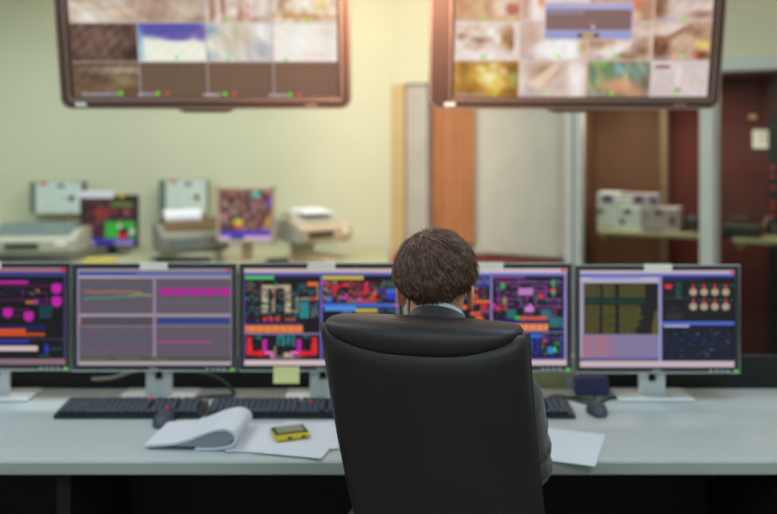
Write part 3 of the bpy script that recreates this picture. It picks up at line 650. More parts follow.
def m3():
    c = Cv(243, 269, 399, 366, 2, (24, 17, 24))
    c.rect(243, 269, 399, 273.5, (208, 182, 182)); c.rect(243, 273.5, 399, 276.5, (88, 96, 180)); c.rect(393, 270, 398, 273, (220, 90, 60))
    c.rect(244, 276.8, 273, 280.3, (88, 196, 104)); c.rect(322, 276.8, 363, 280.6, (204, 180, 66)); c.text(275, 277.3, 318, 1.8, (90, 50, 90), .6)
    TE, RD, BG = (34, 116, 122), (200, 36, 44), (190, 172, 134)
    c.bits(244, 282, 262, 322, [TE, (60, 24, 50), (120, 30, 44), TE], 70, (3.5, 1.5)); c.bits(291, 282, 318, 318, [TE, (60, 30, 50), (26, 90, 100)], 70, (4, 1.5)); c.bits(262, 290, 284, 320, [TE, (120, 40, 40), (60, 40, 60)], 45, (3, 1.6))
    for x in (261, 284): c.rect(x, 287, x+6, 314, BG); c.bits(x, 287, x+6, 314, [(130, 110, 90), (210, 195, 170), (80, 100, 96)], 34, (5, 1.5))
    c.rect(261, 286, 290, 289.5, BG); c.rect(271, 287, 274, 313, BG, .8); c.rect(270, 293, 273, 300, (30, 24, 28)); c.rect(290, 311, 297, 313, BG, .7); c.rect(295.5, 298, 297.5, 313, BG, .7); c.rect(295, 298.5, 317, 300.5, BG, .8); c.bits(255, 283, 318, 320, [TE, (110, 60, 60), (30, 22, 28), (90, 100, 90)], 110, (3, 1.4), .8); c.rect(316, 283, 318, 301, BG, .7); c.rect(246, 282, 252, 291, (90, 84, 70), .8)
    c.rect(307, 283, 317, 287, (226, 110, 60)); c.rect(299, 303, 308, 319, (44, 130, 134)); c.bits(310, 298, 318, 318, [(150, 110, 130), (80, 60, 90), TE], 22, (2, 3)); c.rect(310, 298, 315, 301, RD)
    for x in (264, 270, 277): c.ell(x, 320, 2.4, 2, (226, 46, 56), 1, .2)
    c.rect(284, 319, 295, 321.5, (170, 76, 40)); c.text(244, 323, 302, 2, (44, 50, 150), .9); c.rect(243, 326, 302, 333.2, (228, 122, 58)); 
    for x in range(250, 300, 8): c.rect(x, 326, x+1.5, 333, (240, 160, 100), .6)
    c.rect(243, 333.8, 321, 335.2, (160, 140, 190)); c.rect(319.5, 276, 321.8, 362, (110, 100, 190))
    for sx, x0 in ((1, 244.5), (-1, 317.5)):
        X = lambda a: x0+sx*a
        def r(a, b, y0, y1, cc): c.rect(min(X(a), X(b)), y0, max(X(a), X(b)), y1, cc)
        r(1.5, 6, 338, 345, (222, 36, 48)); r(.8, 7, 345, 355, (222, 36, 48)); r(2, 23, 352, 356, (214, 30, 44)); r(17, 21.5, 340, 353, (190, 32, 164)); c.ell(X(15), 354, 4, 3, (228, 30, 46), 1, .2)
        r(20, 28, 352, 354.8, (226, 120, 205)); r(25, 28, 352, 359, (222, 118, 200))
        c.bits(min(X(8), X(16)), 336, max(X(8), X(16)), 340, [TE], 8, (3, 1.5))
    for x in (276, 281, 286, 291): c.rect(x, 336, x+3, 346, TE); 
    c.bits(275, 336, 294, 347, [(24, 80, 90), (60, 160, 160)], 14, (2, 1.5)); c.rect(273.5, 347, 275, 360, (160, 140, 110)); c.rect(283, 353.5, 289, 358, (196, 180, 140)); c.rect(275, 357, 300, 359, (170, 140, 120), .7)
    cols_ = [RD, (44, 120, 116), (150, 40, 60), (170, 130, 130), (60, 60, 90), (30, 22, 28), (30, 22, 28)]
    c.bits(323, 282, 398, 302, cols_, 330, (3.4, 2.6)); c.rect(326, 286, 366, 288, RD, .8); c.rect(352, 282, 398, 300, (30, 24, 40), .35)
    for (x, y, a, b, cc) in ((345, 298, 2.6, 2.4, (230, 40, 190)), (329, 300, 2.8, 2.8, (60, 120, 220)), (358, 300, 1.8, 1.6, (230, 40, 190)), (366, 291, 3, 4, (216, 40, 60)), (345, 285, 2, 2, (220, 40, 60)), (374, 294, 2, 3, (226, 90, 50)), (334, 293, 1.6, 5, (200, 40, 44)), (372, 299, 3, 2, (226, 60, 40)), (366, 285, 2, 2, (230, 50, 60)), (323, 284, 2, 1.6, (200, 60, 180))): c.ell(x, y, a, b, cc, 1, .25)
    c.rect(352, 294, 366, 295.5, (210, 50, 46)); c.rect(346, 301.5, 376, 303.2, (200, 80, 40)); c.rect(386, 290, 397, 294, (60, 110, 200)); c.rect(386, 294.5, 397, 300, (52, 60, 200)); c.rect(378, 290, 384, 294, (50, 46, 140)); c.bits(380, 280, 398, 290, [TE, (50, 140, 90), (40, 30, 44)], 24)
    c.rect(321.5, 304, 399, 308, (70, 102, 200)); c.ell(396, 306, 2, 1.5, (220, 90, 110)); c.rect(324, 307, 355, 311.5, (80, 146, 226)); c.rect(324, 312, 340, 335, (22, 16, 24))
    c.rect(340, 312, 352, 340, (48, 46, 130)); c.rect(355, 309.6, 377, 312.6, (200, 190, 74))
    for j in range(8):
        for i in range(8): c.ell(356.5+i*2.9, 314.3+j*2.6, 1, .8, (206, 160, 160), .9, .4)
        c.text(342, 312.5+j*2.6, 351, 1.3, (190, 160, 210), .7)
    c.bits(378, 308.5, 397, 314, [(40, 120, 110), (60, 90, 150)], 22, (3, 1)); c.rect(396.3, 274, 398.2, 362, (150, 120, 180))
    c.rect(243, 361, 399, 366, (216, 196, 196)); c.rect(243, 359.8, 399, 361, (120, 100, 130)); c.rect(243, 274, 244.3, 362, (110, 100, 190), .8)
    return c
def m4():
    c = Cv(411, 269, 566, 366, 2, (30, 17, 34))
    c.rect(411, 269, 566, 274, (214, 192, 200)); c.rect(411, 274, 566, 277, (96, 112, 196)); c.rect(560, 270, 565, 273, (220, 70, 80))
    TE, PU_ = (38, 112, 116), (136, 66, 140)
    c.bits(412, 279, 489, 300, [TE, (200, 40, 50), (60, 80, 200), (40, 30, 50), (180, 110, 60), (60, 150, 210)], 230, (3, 2))
    for (a, b, y0, y1) in ((473, 489, 301, 304), (470, 480, 312.5, 316), (475, 484, 317, 320.5), (440, 466, 306, 310), (420, 440, 300, 303)): c.rect(a, y0, b, y1, (232, 110, 60))
    c.rect(468, 300, 475, 303.5, (226, 40, 40)); c.ell(483, 307, 4, 2, (210, 40, 50)); c.ell(486, 313, 2, 3, (190, 50, 150)); c.bits(466, 304, 489, 324, [(200, 50, 60), TE, (30, 20, 30)], 40, (3, 2)); c.bits(476, 277, 489, 284, [(70, 80, 200), TE], 20)
    c.rect(489.5, 277, 491.5, 332, (150, 130, 200)); c.rect(492, 277.3, 524, 279.5, (126, 60, 130))
    for p_ in ([(495, 283), (560, 283)], [(510, 287), (518, 287), (518, 280)], [(531, 287), (545, 287), (545, 300), (560, 300)], [(495, 300), (520, 300), (520, 304)], [(505, 293), (518, 293)], [(535, 300), (535, 307), (560, 307)], [(498, 289), (498, 305), (512, 305)], [(526, 296), (526, 307)], [(553, 280), (553, 300)], [(531, 292), (550, 292)]): c.line(p_, 2.0, PU_, .85)
    c.bits(493, 281, 563, 318, [PU_, (60, 26, 64), TE, (40, 70, 80), (90, 40, 100)], 200, (3.4, 1.6), .8)
    c.rect(517.5, 289, 532, 296, (192, 120, 196)); c.rect(524, 307.5, 533, 312.5, (206, 134, 206)); c.rect(528, 305, 531, 308, (206, 134, 206))
    for (x, y, a, b, cc) in ((502, 287, 2.5, 3, (50, 176, 84)), (502, 283.5, 1.5, 1.4, (200, 60, 60)), (552, 284, 2, 3, (50, 176, 84)), (552.5, 291, 2.6, 2, (226, 80, 60)), (552.5, 294, 2, 1.6, (60, 190, 80)), (540, 297, 3.4, 3, (214, 50, 90)), (504, 300.5, 2, 2, (226, 120, 60)), (504, 303.5, 2, 1.8, (60, 170, 80)), (497, 309, 3.6, 2.4, (206, 46, 90)), (504, 309, 2.4, 2, (210, 50, 60)), (493, 306, 2, 2, (200, 60, 150))): c.ell(x, y, a, b, cc, 1, .25)
    c.rect(506, 310, 515, 319, (40, 106, 112)); c.rect(540, 310, 551, 320, (56, 104, 124)); c.rect(548, 318, 564, 328, (40, 108, 112)); c.rect(553, 308, 555, 318, (140, 50, 100)); c.bits(505, 310, 564, 328, [(30, 80, 90), (60, 140, 140)], 30)
    c.rect(514, 317, 519, 320, (60, 196, 50)); c.rect(519.5, 317.3, 546, 320.6, (216, 96, 52)); c.text(492, 321, 546, 1.6, (50, 60, 180), .9); c.text(492, 323, 515, 1.6, (50, 60, 180), .9)
    c.rect(492, 324.5, 547, 331.5, (228, 128, 82)); 
    for x in range(524, 546, 7): c.rect(x, 325, x+2, 331, (244, 176, 130), .6)
    c.rect(411, 332, 566, 333.4, (110, 100, 180)); c.rect(522, 335, 540, 340, (50, 110, 216)); c.rect(492, 338, 562, 340, (30, 46, 140), .8); c.line([(537, 340), (537, 354), (523, 354)], 1.4, (40, 60, 190)); c.line([(561, 334), (561, 357)], 1, (40, 60, 190)); c.rect(523, 341, 533, 352, (36, 70, 170), .8)
    c.bits(540, 334, 560, 356, [(40, 120, 110), (60, 160, 90), (30, 30, 80), (150, 50, 120)], 60, (3, 1.4)); c.ell(550, 351, 3.6, 3.6, (40, 140, 226), 1, .25); c.ell(554, 350, 1.4, 3, (80, 210, 90), 1, .3); c.ell(544, 341, 1.6, 1.6, (190, 50, 140))
    c.line([(411, 359), (566, 359)], 1.2, (60, 80, 200)); c.rect(411, 360.5, 566, 366, (214, 190, 196)); c.rect(563.5, 274, 565.5, 361, (170, 150, 206)); c.rect(562, 286, 563, 330, (60, 50, 140))
    return c
def m5():
    c = Cv(578, 270, 736, 367, 2, (30, 26, 32))
    c.rect(578, 270, 736, 274.4, (196, 178, 196)); c.rect(578, 274.4, 736, 277, (66, 92, 196)); c.rect(578, 277, 661, 283, (188, 178, 196)); c.rect(590, 278, 640, 279.5, (120, 140, 210)); c.rect(578, 283, 582.5, 367, (170, 160, 186))
    for i, y in enumerate(np.arange(284.5, 333, 2.65)):
        col = (118, 112, 40) if not 297 < y < 304 else (26, 76, 54)
        for (a, b) in ((583.5, 599), (602, 615), (619, 645 if i < 6 else 643-(i % 3)*1.5-(max(0, i-13)*1.5))): c.text(a, y, b, 1.6, col, .9)
        if y > 310: c.rect(652+max(0, (325-y)*.2), y, 658, y+1.9, (116, 108, 40), .9)
    c.rect(583, 297, 645, 304, (20, 56, 40), .55); c.rect(583, 296.5, 658, 297, (30, 60, 40), .5)
    c.rect(581, 334.2, 660, 357.5, (136, 124, 160))
    for i, x in enumerate(np.arange(582, 660, 1.6)):
        f = max(0, 1-(x-582)/14) if x < 594 else max(0, .75-(abs(x-599))/22)
        c.rect(x, 336, x+1., 356.5, (222, 96, 88) if i % 2 else (200, 110, 110), min(1, f*1.2)); c.rect(x, 336, x+.5, 356, (120, 110, 150), .4)
    c.rect(578, 357.5, 661, 359, (90, 80, 180)); c.rect(578, 359, 661, 361, (96, 90, 80)); c.text(584, 359.4, 650, 1.3, (140, 130, 60), .6); c.rect(578, 361, 736, 367, (206, 184, 198))
    c.rect(658.5, 277, 662, 361, (150, 150, 196)); c.rect(662, 277, 736, 322, (26, 24, 30)); c.rect(732, 271, 736, 274, (220, 70, 90)); c.rect(662, 278, 703, 281, (44, 40, 70))
    c.ell(668.5, 286.5, 4.2, 2.6, (222, 40, 62), 1, .2)
    for k in range(6): c.text(676.5, 283+k*2.6, 682, 1.5, (36, 130, 116))
    for r_, y in ((0, 292), (1, 306.5)):
        for x in (694, 705, 716, 727): c.ell(x, y, 4, 3.8, (176, 168, 146), 1, .25); c.rect(x-1, y-8, x+1, y-4, (200, 50, 60)); c.text(x+4, y-7, x+9, 1.4, (44, 130, 120)); c.ell(x, y-2, 1.5, 1.5, (210, 120, 100))
    c.line([(666, 298), (690, 298)], .8, (80, 80, 90)); c.text(668, 308, 680, 1.6, (70, 60, 90)); c.rect(666, 312, 684, 318, (44, 40, 50)); c.text(668, 317, 681, 1.4, (90, 76, 44))
    c.rect(662, 321.5, 736, 325, (80, 104, 204)); c.rect(664, 325, 690, 327, (180, 176, 200)); c.rect(662, 327, 736, 361, (24, 26, 44)); c.bits(664, 330, 734, 358, [(40, 60, 160), (50, 130, 130)], 50)
    return c
def workstation(cx_px, cv, label, dz=0., ry=0., logo=False, lab=True):
    x = (cx_px-388.5)/FPX*DM; zb = EYE-(371-HY)/FPX*DM+dz
    t = thing('monitor', label, 'monitor', (x, DM, DZ), ry, 'wide monitors in a row on the control desk')
    z0 = zb-DZ
    sw, sh = .505, .316; bz = (MW-sw)/2
    zt_, zb_ = .0165, MH-.0165-sh
    mb = MB()
    mb.box((0, .008, z0+zb_/2), (MW, .016, zb_)); mb.box((0, .008, z0+MH-zt_/2), (MW, .016, zt_)); mb.box((-MW/2+bz/2, .008, z0+zb_+sh/2), (bz, .016, sh)); mb.box((MW/2-bz/2, .008, z0+zb_+sh/2), (bz, .016, sh))
    mb.build('bezel', M['monbez'], t)
    mb = MB(); mb.tube([(-MW/2, -.0005, z0), (MW/2, -.0005, z0), (MW/2, -.0005, z0+MH), (-MW/2, -.0005, z0+MH)], .0030, 4, True)
    mb.build('edge_strip', M['strip'], t)
    mb = MB(); mb.rings([[(sx*MW/2, .016, z0+MH/2+sz*MH/2) for sx, sz in ((-1, -1), (1, -1), (1, 1), (-1, 1))], [(sx*(MW/2-.02), .05, z0+MH/2+sz*(MH/2-.02)) for sx, sz in ((-1, -1), (1, -1), (1, 1), (-1, 1))]])
    mb.build('back_cover', M['silver'], t)
    cv.mesh('screen', sw, sh, t, (0, .006, z0+zb_+sh/2))
    if lab: MB().box((0, -.0055, z0+MH-.007), (.090, .002, .024)).build('paper_label', M['label'], t)
    MB().box((MW/2-.013, -.003, z0+.007), (.008, .004, .004)).build('power_light', M['ledg'], t)
    for k in range(4): MB().box((MW/2-.04-.018*k, -.002, z0+.007), (.010, .003, .003)).build('button', M['silver'], t)
    # forked neck with cable hole
    mb = MB(); pr = [(-.042, 0), (.042, 0), (.042, z0+.15), (-.042, z0+.15)]
    mb.box((-.0275, .062, (z0+.05)/2), (.03, .022, z0+.05), bev=.003); mb.box((.0275, .062, (z0+.05)/2), (.03, .022, z0+.05), bev=.003)
    mb.box((0, .062, (z0-.045)/2), (.026, .021, z0-.045)); mb.box((0, .062, z0+.03), (.026, .021, .06))
    mb.build('neck', M['silver'], t)
    MB().cyl((0, .0755, z0-.022), (0, .068, z0-.022), .02).build('cable_hole', M['darkpanel'], t)
    MB().box((0, .055, z0+.13), (.11, .02, .11), bev=.004).build('mount_plate', M['silver'], t)
    mb = MB(); mb.box((0, .07, .006), (.25, .13, .012), bev=.005); mb.build('base', M['silver'], t)
    cu = bpy.data.curves.new('brand_mark', 'FONT'); cu.body = 'DELL'; cu.size = .014; cu.extrude = .0006; cu.align_x = 'CENTER'
    t0 = bpy.data.objects.new('tmp', cu); tme = bpy.data.meshes.new_from_object(t0); bpy.data.objects.remove(t0); tme.materials.clear(); to = bpy.data.objects.new('brand_mark', tme); COL.objects.link(to); to.parent = t; to.location = (0, -.003, z0+.0025); to.rotation_euler = (math.pi/2, 0, 0); tme.materials.append(M['silver'])
    return t
workstation(-12, m1(), 'leftmost wide monitor, black screen with magenta tank diagram', .003)
workstation(154.2, m2(), 'wide monitor with grey screen of trend graphs, second from left')
workstation(321.5, m3(), 'wide monitor left of the person, dark process diagram with orange bar and red pipes')
workstation(489.5, m4(), 'wide monitor right of the person, purple process diagram with orange bars')
workstation(657.5, m5(), 'rightmost wide monitor, showing yellow text lines over a red and grey strip', -.006)
# sticky note hanging from monitor 3
p = P(286.5, 375, DM-.01)
mb = MB(); mb.rings([[(-.042, 0, .026), (.042, 0, .026), (.042, .0008, .026), (-.042, .0008, .026)], [(-.042, -.003, 0), (.042, -.003, 0), (.042, -.0022, 0), (-.042, -.0022, 0)], [(-.042, -.009, -.026), (.042, -.009, -.026), (.042, -.0082, -.026), (-.042, -.0082, -.026)]])
o = mb.build('sticky_note', M['note'], None, False, (p.x, DM-.006, p.z)); tag(o, 'pale yellow sticky note on the lower edge of the monitor left of the person', 'sticky note')

# ============================================================ KEYBOARDS ETC.
def keyboard(px_right, label, redk=(), rz=0):
    yc = 2.702; w, d = .45, .132
    x = (px_right-388.5)/FPX*yc-w/2
    t = thing('keyboard', label, 'keyboard', (x, yc, DZ), rz, 'dark keyboards on the control desk')
    MB().prism([(-d/2, 0), (d/2, 0), (d/2, .026), (-d/2, .013)], -w/2, w/2).build('case', M['black'], t)
    mb = MB(); mr = MB(); nr = False
    zk = lambda y: .013+(y+d/2)/d*.013
    for r in range(6):
        y = -d/2+.018+r*.0170+(.006 if r == 5 else 0); x_ = -w/2+.012; k = 0
        while x_ < w/2-.02:
            kw = .0168
            if r == 0 and 4 <= k <= 4: kw = .11
            if (r == 5 and k in (1, 6, 11)) or k in (0,): pass
            if abs(x_-(w/2-.165)) < .008 or abs(x_-(w/2-.09)) < .008: x_ += .010
            tgt = mr if (r, k) in redk else mb
            tgt.box((x_+kw/2, y, zk(y)+.005), (kw, .0142, .011), rx=math.radians(5), bev=.0025, seg=1)
            x_ += kw+.0022; k += 1
    o = mb.build('key_block', M['key'], t); o['kind'] = 'stuff'
    if redk: mr.build('red_key', M['redkey'], t)
    else: mr.b.free()
    return t
keyboard(205, 'dark keyboard below the grey trend graph monitor with a red key', {(5, 13)})
k2 = keyboard(353, 'dark keyboard in front of the sticky note monitor, partly behind the chair', {(4, 15)})
keyboard(571, 'dark keyboard just right of the chair back, below the purple diagram monitor')
def mouse(px, yc, label, red=False, rz=0):
    x = (px-388.5)/FPX*yc
    t = thing('computer_mouse', label, 'mouse', (x, yc, DZ), rz)
    mb = MB(); mb.sph((0, 0, .004), (.032, .058, .034), 24); bmesh.ops.bisect_plane(mb.b, geom=mb.b.verts[:]+mb.b.edges[:]+mb.b.faces[:], plane_co=(0, 0, .001), plane_no=(0, 0, -1), clear_outer=True)
    bmesh.ops.holes_fill(mb.b, edges=[e for e in mb.b.edges if e.is_boundary])
    mb.build('mouse_body', M['key'], t, True)
    MB().cyl((-.004, .032, .031), (.004, .032, .031), .011).build('scroll_wheel', M['redkey' if red else 'slot'], t, True)
    return t
mouse(164, 2.60, 'black mouse with a red wheel in front of the left keyboard', True)
mouse(597, 2.70, 'black mouse right of the keyboard beside the chair')
def cord(pts, r, label, m='slot'):
    # smooth through the points
    P_ = [Vector(p) for p in pts]; out = []
    for i in range(len(P_)-1):
        a, b, c_, d_ = P_[max(i-1, 0)], P_[i], P_[i+1], P_[min(i+2, len(P_)-1)]
        for k in range(8):
            u = k/8; out.append(.5*((2*b)+(-a+c_)*u+(2*a-5*b+4*c_-d_)*u*u+(-a+3*b-3*c_+d_)*u**3))
    out.append(P_[-1]); o0 = out[0].copy()
    o = MB().tube([p-o0 for p in out], r).build('cable', M[m], None, True, o0); tag(o, label, 'cable'); return o
q = lambda px, y, z=.006: ((px-388.5)/FPX*y, y, DZ+z)
cord([q(180, 2.90, .09), q(200, 2.89, .075), (q(222, 2.885, .05)), q(234, 2.87, .008), q(215, 2.855, .006), q(196, 2.84, .006)], .006, 'black cable drooping behind the grey trend graph monitor')
cord([q(92, 2.90, .05), q(112, 2.90, .055), q(130, 2.9, .075), q(145, 2.9, .09)], .006, 'grey cable sagging left of the stand of the trend graph monitor', 'boxgrey')
cord([q(562, 2.82), q(572, 2.845), q(588, 2.82), q(600, 2.80), q(612, 2.84), q(630, 2.83)], .005, 'dark cable curling from the keyboard right of the chair')
cord([q(548, 2.84), q(560, 2.86), q(580, 2.80), q(592, 2.765)], .004, 'thin mouse cable on the desk right of the chair')
# curled pad of pages
def slab(mb, prof, th, y0f, y1f):
    """thick sheet following prof (x,z) points; y0f,y1f give near and far edges"""
    n = len(prof); top = []; 
    for i in range(n):
        a = Vector(prof[max(i-1, 0)]); b = Vector(prof[min(i+1, n-1)]); tt = (b-a).normalized(); nn = Vector((-tt.y, tt.x)); top.append(Vector(prof[i])+nn*th)
    R = []
    for i in range(n):
        (x, z), (X_, Z_) = prof[i], top[i]; u = i/(n-1)
        R.append([(x, y0f(u), z), (X_, y0f(u), Z_), (X_+.0, y1f(u), Z_), (x, y1f(u), z)])
    mb.rings(R)
def bez(pts, n):
    out = []; P_ = [Vector(p) for p in pts]
    for i in range(len(P_)-1):
        a, b, c_, d_ = P_[max(i-1, 0)], P_[i], P_[i+1], P_[min(i+2, len(P_)-1)]
        for k in range(n):
            u = k/n; out.append(tuple(.5*((2*b)+(-a+c_)*u+(2*a-5*b+4*c_-d_)*u*u+(-a+3*b-3*c_+d_)*u**3)))
    out.append(tuple(P_[-1])); return out
ox = -.395-.225
t = thing('magazine', 'thick white magazine folded back with its pages curling over, left on the desk', 'magazine', (ox, 2.40, DZ+.005), math.radians(-4))
mb = MB(); prof = bez([(-.05, .003), (.03, .010), (.08, .024), (.13, .044), (.168, .052), (.192, .044), (.198, .028), (.186, .014), (.15, .006), (.09, .004)], 5)
slab(mb, prof, .007, lambda u: -.03, lambda u: .165); mb.build('curled_pages', M['paper'], t, False)
mb = MB(); 
prof = bez([(.03, .004), (.08, .021), (.13, .040), (.166, .0485), (.188, .041), (.193, .028), (.182, .0155), (.15, .0080), (.09, .0060)], 5)
mb.prism(prof, -.024, .155, ax='Y')
mb.build('inner_pages', M['pageedge'], t, False)
def sheet(cx, cy, w, d, rz, label, z=.001, curl=0., nm='paper_sheet'):
    mb = MB(); prof = [(-w/2+w*i/16, z+curl*((i/16*2-1)**2)) for i in range(17)]
    slab(mb, prof, .0012, lambda u: -d/2, lambda u: d/2)
    o = mb.build(nm, M['paper'], None, False, (cx, cy, DZ)); o.rotation_euler.z = rz; tag(o, label, 'paper'); return o
sheet(-.30, 2.475, .31, .235, math.radians(4), 'white paper sheets lying under the yellow pager', curl=.004)
sheet(-.245, 2.45, .20, .27, math.radians(-14), 'white sheet half hidden by the chair, on top of the pager sheets', .0045)
sheet(.505, 2.40, .17, .26, math.radians(-20), 'white paper on the desk beside the right sleeve')
# pager
x = (290-388.5)/FPX*2.465
t = thing('pager', 'yellow and black pager with a grey green display lying on white paper', 'pager', (x, 2.465, DZ+.0085), math.radians(20))
MB().box((0, 0, .0075), (.098, .080, .015), bev=.003).build('case', M['yellow'], t)
MB().box((0, .004, .0150), (.095, .070, .003), bev=.0015).build('face_plate', M['slot'], t)
MB().box((0, .004, .0172), (.076, .050, .0016)).build('display', M['lcd'], t)
for sx in (-.01, .03): MB().box((sx, -.0405, .007), (.012, .003, .007), bev=.001).build('button', M['slot'], t)
o = MB().box((0, 0, .03), (.11, .05, .06), bev=.006).build('storage_box', M['navy'], None, False, (P(600, 380, 2.9).x-.03, 2.90, DZ)); tag(o, 'small blue box behind the rightmost monitor stand', 'box')

# ============================================================ OFFICE CHAIR
PHI = math.radians(14)
ch = thing('office_chair', 'high backed charcoal leather office chair seen from behind, person seated in it', 'chair', (.055, 1.60, 0), -PHI)
RC = .33
def shell(u, v, front, thk=.036, zb=.60, ztop=None, inset=1.0, yoff=0.):
    seam = 1.205+.040*abs(u)**3.2
    zt = seam+.016*(1-abs(u)**5)+.002 if ztop is None else ztop
    z = zb+(zt-zb)*v
    hw = (.2020-.006*max(0, (1.0-z)/.4)-.02*max(0, (.75-z)/.2)**2)*inset
    x = hw*u+.015*(1.25-z)+.10*(1.25-z)**2
    y = RC*(1.25-z)-.034*(1-u*u)+.034
    th = thk*(max(0, 1-abs(u)**6))**.5+.005
    th *= min(1, .35+v*8)
    if ztop is None: th *= 1-.72*min(1, max(0, (z-seam+.010)/.016))*(1-abs(u)**14)
    return (x, y+yoff+(th if front else -th), z)
def shell_mesh(mb, thk=.036, inset=1., yoff=0., zb=.60, ztop=None, nu=28, nv=26):
    R = []
    us = [math.sin((i/nu-.5)*math.pi)*.35+(i/nu*2-1)*.65 for i in range(nu+1)]
    for j in range(nv+1):
        v = j/nv
        R.append([shell(u, v, False, thk, zb, ztop, inset, yoff) for u in us]+[shell(u, v, True, thk, zb, ztop, inset, yoff) for u in us[::-1]])
    mb.rings(R)
mb = MB(); shell_mesh(mb); back = mb.build('backrest', M['leather'], ch, True)
for s in (-1, 1):
    MB().tube([Vector(shell(s, v/24, False))+Vector((-s*.001, .004, 0)) for v in range(25)], .0030, 8).build('side_piping', M['piping'], back, True)
mb = MB(); shell_mesh(mb, .03, .90, .052, .62, 1.19); mb.build('back_cushion', M['leather'], ch, True)
# head roll
R = []
for i in range(41):
    u = (i/20-1); uu = u*.965
    top = 1.268-.012*u*u; seam = 1.200+.042*abs(uu)**3.2
    e = (max(0, 1-abs(u)**16))**.5
    zc_, hh = (top+seam)/2, (top-seam)/2*e+.0015
    yc_ = -.034*(1-uu*uu)+.034+.026
    dd = .044+.014*(1-u*u)
    dd = dd*e+.002
    x = .2005*uu-.004
    ring = []
    for k in range(20):
        a = 2*math.pi*k/20
        c_, s_ = math.cos(a), math.sin(a)
        ring.append((x, yc_+dd*math.copysign(abs(c_)**.85, c_), zc_+hh*math.copysign(abs(s_)**.8, s_)+(RC*0)))
    R.append(ring)
mb = MB(); mb.rings(R); roll = mb.build('head_cushion', M['leather'], ch, True)
# seat, arms, base (below the frame)
mb = MB(); mb.box((.035, .44, .425), (.50, .48, .09), bev=.035, seg=4); mb.build('seat', M['leather'], ch, True)
mb = MB(); mb.box((.035, .42, .365), (.36, .34, .03), bev=.01); mb.build('seat_plate', M['black'], ch)
for s in (-1, 1):
    x = .035+s*.275
    mb = MB(); mb.tube([(x, .26, .42), (x, .24, .55), (x, .27, .655), (x, .36, .675), (x, .52, .665), (x, .57, .60), (x, .55, .42)], .017, 10); a_ = mb.build('armrest', M['black'], ch, True)
    MB().box((x, .40, .690), (.055, .27, .026), bev=.011, seg=3).build('arm_pad', M['leather'], a_, True)
    MB().box((x-s*.02, .40, .40), (.05, .32, .02), bev=.005).build('arm_mount', M['black'], a_)
mb = MB(); mb.tube([(.035, .38, .355), (.045, .20, .36), (.055, .20, .50), (.05, .235, .66)], [.026, .026, .024, .02], 10); mb.build('back_bar', M['black'], ch, True)
mb = MB(); mb.cyl((.035, .42, .12), (.035, .42, .24), .028); mb.cyl((.035, .42, .22), (.035, .42, .36), .018); mb.build('gas_lift', M['chrome'], ch, True)
for k in range(5):
    a = 2*math.pi*k/5+.3; ca, sa = math.cos(a), math.sin(a)
    lg = MB().tube([(.035+.02*ca, .42+.02*sa, .125), (.035+.16*ca, .42+.16*sa, .11), (.035+.30*ca, .42+.30*sa, .078)], [.026, .022, .016], 10).build('leg', M['black'], ch, True)
    cs = MB(); 
    for s in (-1, 1): cs.cyl((.035+.30*ca-sa*s*.008, .42+.30*sa+ca*s*.008, .028), (.035+.30*ca-sa*s*.026, .42+.30*sa+ca*s*.026, .028), .028)
    cs.cyl((.035+.30*ca, .42+.30*sa, .03), (.035+.30*ca, .42+.30*sa, .07), .009); cs.build('caster', M['black'], lg, True)

# ============================================================ PERSON
pe = thing('person', 'person with short dark brown hair and grey suit, seated in the leather chair facing away', 'person', (.097, 1.79, 0), -PHI)
SEC = [(.50, .25, .15, .10), (.58, .24, .165, .115), (.70, .205, .145, .105), (.85, .155, .138, .10), (.98, .095, .150, .102), (1.05, .065, .150, .095), (1.10, .05, .125, .082), (1.15, .035, .082, .07), (1.20, .02, .060, .058)]
def torso(mb, g, z0=0, z1=9):
    R = []
    for z, f, a, b in SEC:
        if z0 <= z <= z1: R.append([((a+g)*math.cos(t), f+(b+g)*math.sin(t), z) for t in [k*2*math.pi/28 for k in range(28)]])
    mb.rings(R)
ARM = {1: [(.158, .060, 1.055), (.179, .175, .880), (.086, .485, .802)], -1: [(-.150, .055, 1.055), (-.165, .20, .88), (-.06, .475, .802)]}
def arms(mb, g, upto=1.0):
    for s in (1, -1):
        a, b, c_ = [Vector(p) for p in ARM[s]]
        w = b+(c_-b)*upto
        mb.cap(a, .050+g, b, .038+g, 16); mb.cap(b, .038+g, w, .030+g*.9 if upto < 1 else .026+g, 16)
def legs(mb, g):
    for s in (1, -1):
        h, k, a = Vector((s*.085, .25, .565)), Vector((s*.115, .66, .560)), Vector((s*.115, .63, .11))
        mb.cap(h, .088+g, k, .058+g, 18); mb.cap(k, .056+g, (k+a)/2+Vector((0, -.01, .06)), .052+g, 16); mb.cap((k+a)/2+Vector((0, -.01, .06)), .052+g, a, .036+g, 16)
mb = MB(); torso(mb, 0); arms(mb, -.004); legs(mb, 0)
mb.cap((0, .005, 1.15), .056, (0, -.010, 1.28), .050)
mb.sph((0, .0, 1.330), (.071, .088, .078), 28); mb.sph((0, .035, 1.262), (.054, .062, .066), 24); mb.sph((0, .075, 1.222), (.024, .022, .02), 16)   # skull, jaw, chin
mb.cap((0, .092, 1.315), .007, (0, .108, 1.280), .012); mb.sph((0, .095, 1.276), (.018, .012, .009), 12)          # nose
mb.sph((0, .090, 1.246), (.024, .011, .0045), 12); mb.sph((0, .089, 1.239), (.020, .011, .005), 12)                # lips
for s in (-1, 1): mb.sph((s*.031, .078, 1.330), (.020, .014, .006), 12); mb.sph((s*.045, .062, 1.285), (.018, .02, .018), 12)
for s in (-1, 1):   # feet inside the shoes
    mb.cap((s*.115, .63, .09), .034, (s*.12, .70, .05), .030); mb.cap((s*.12, .70, .05), .030, (s*.125, .80, .04), .024)
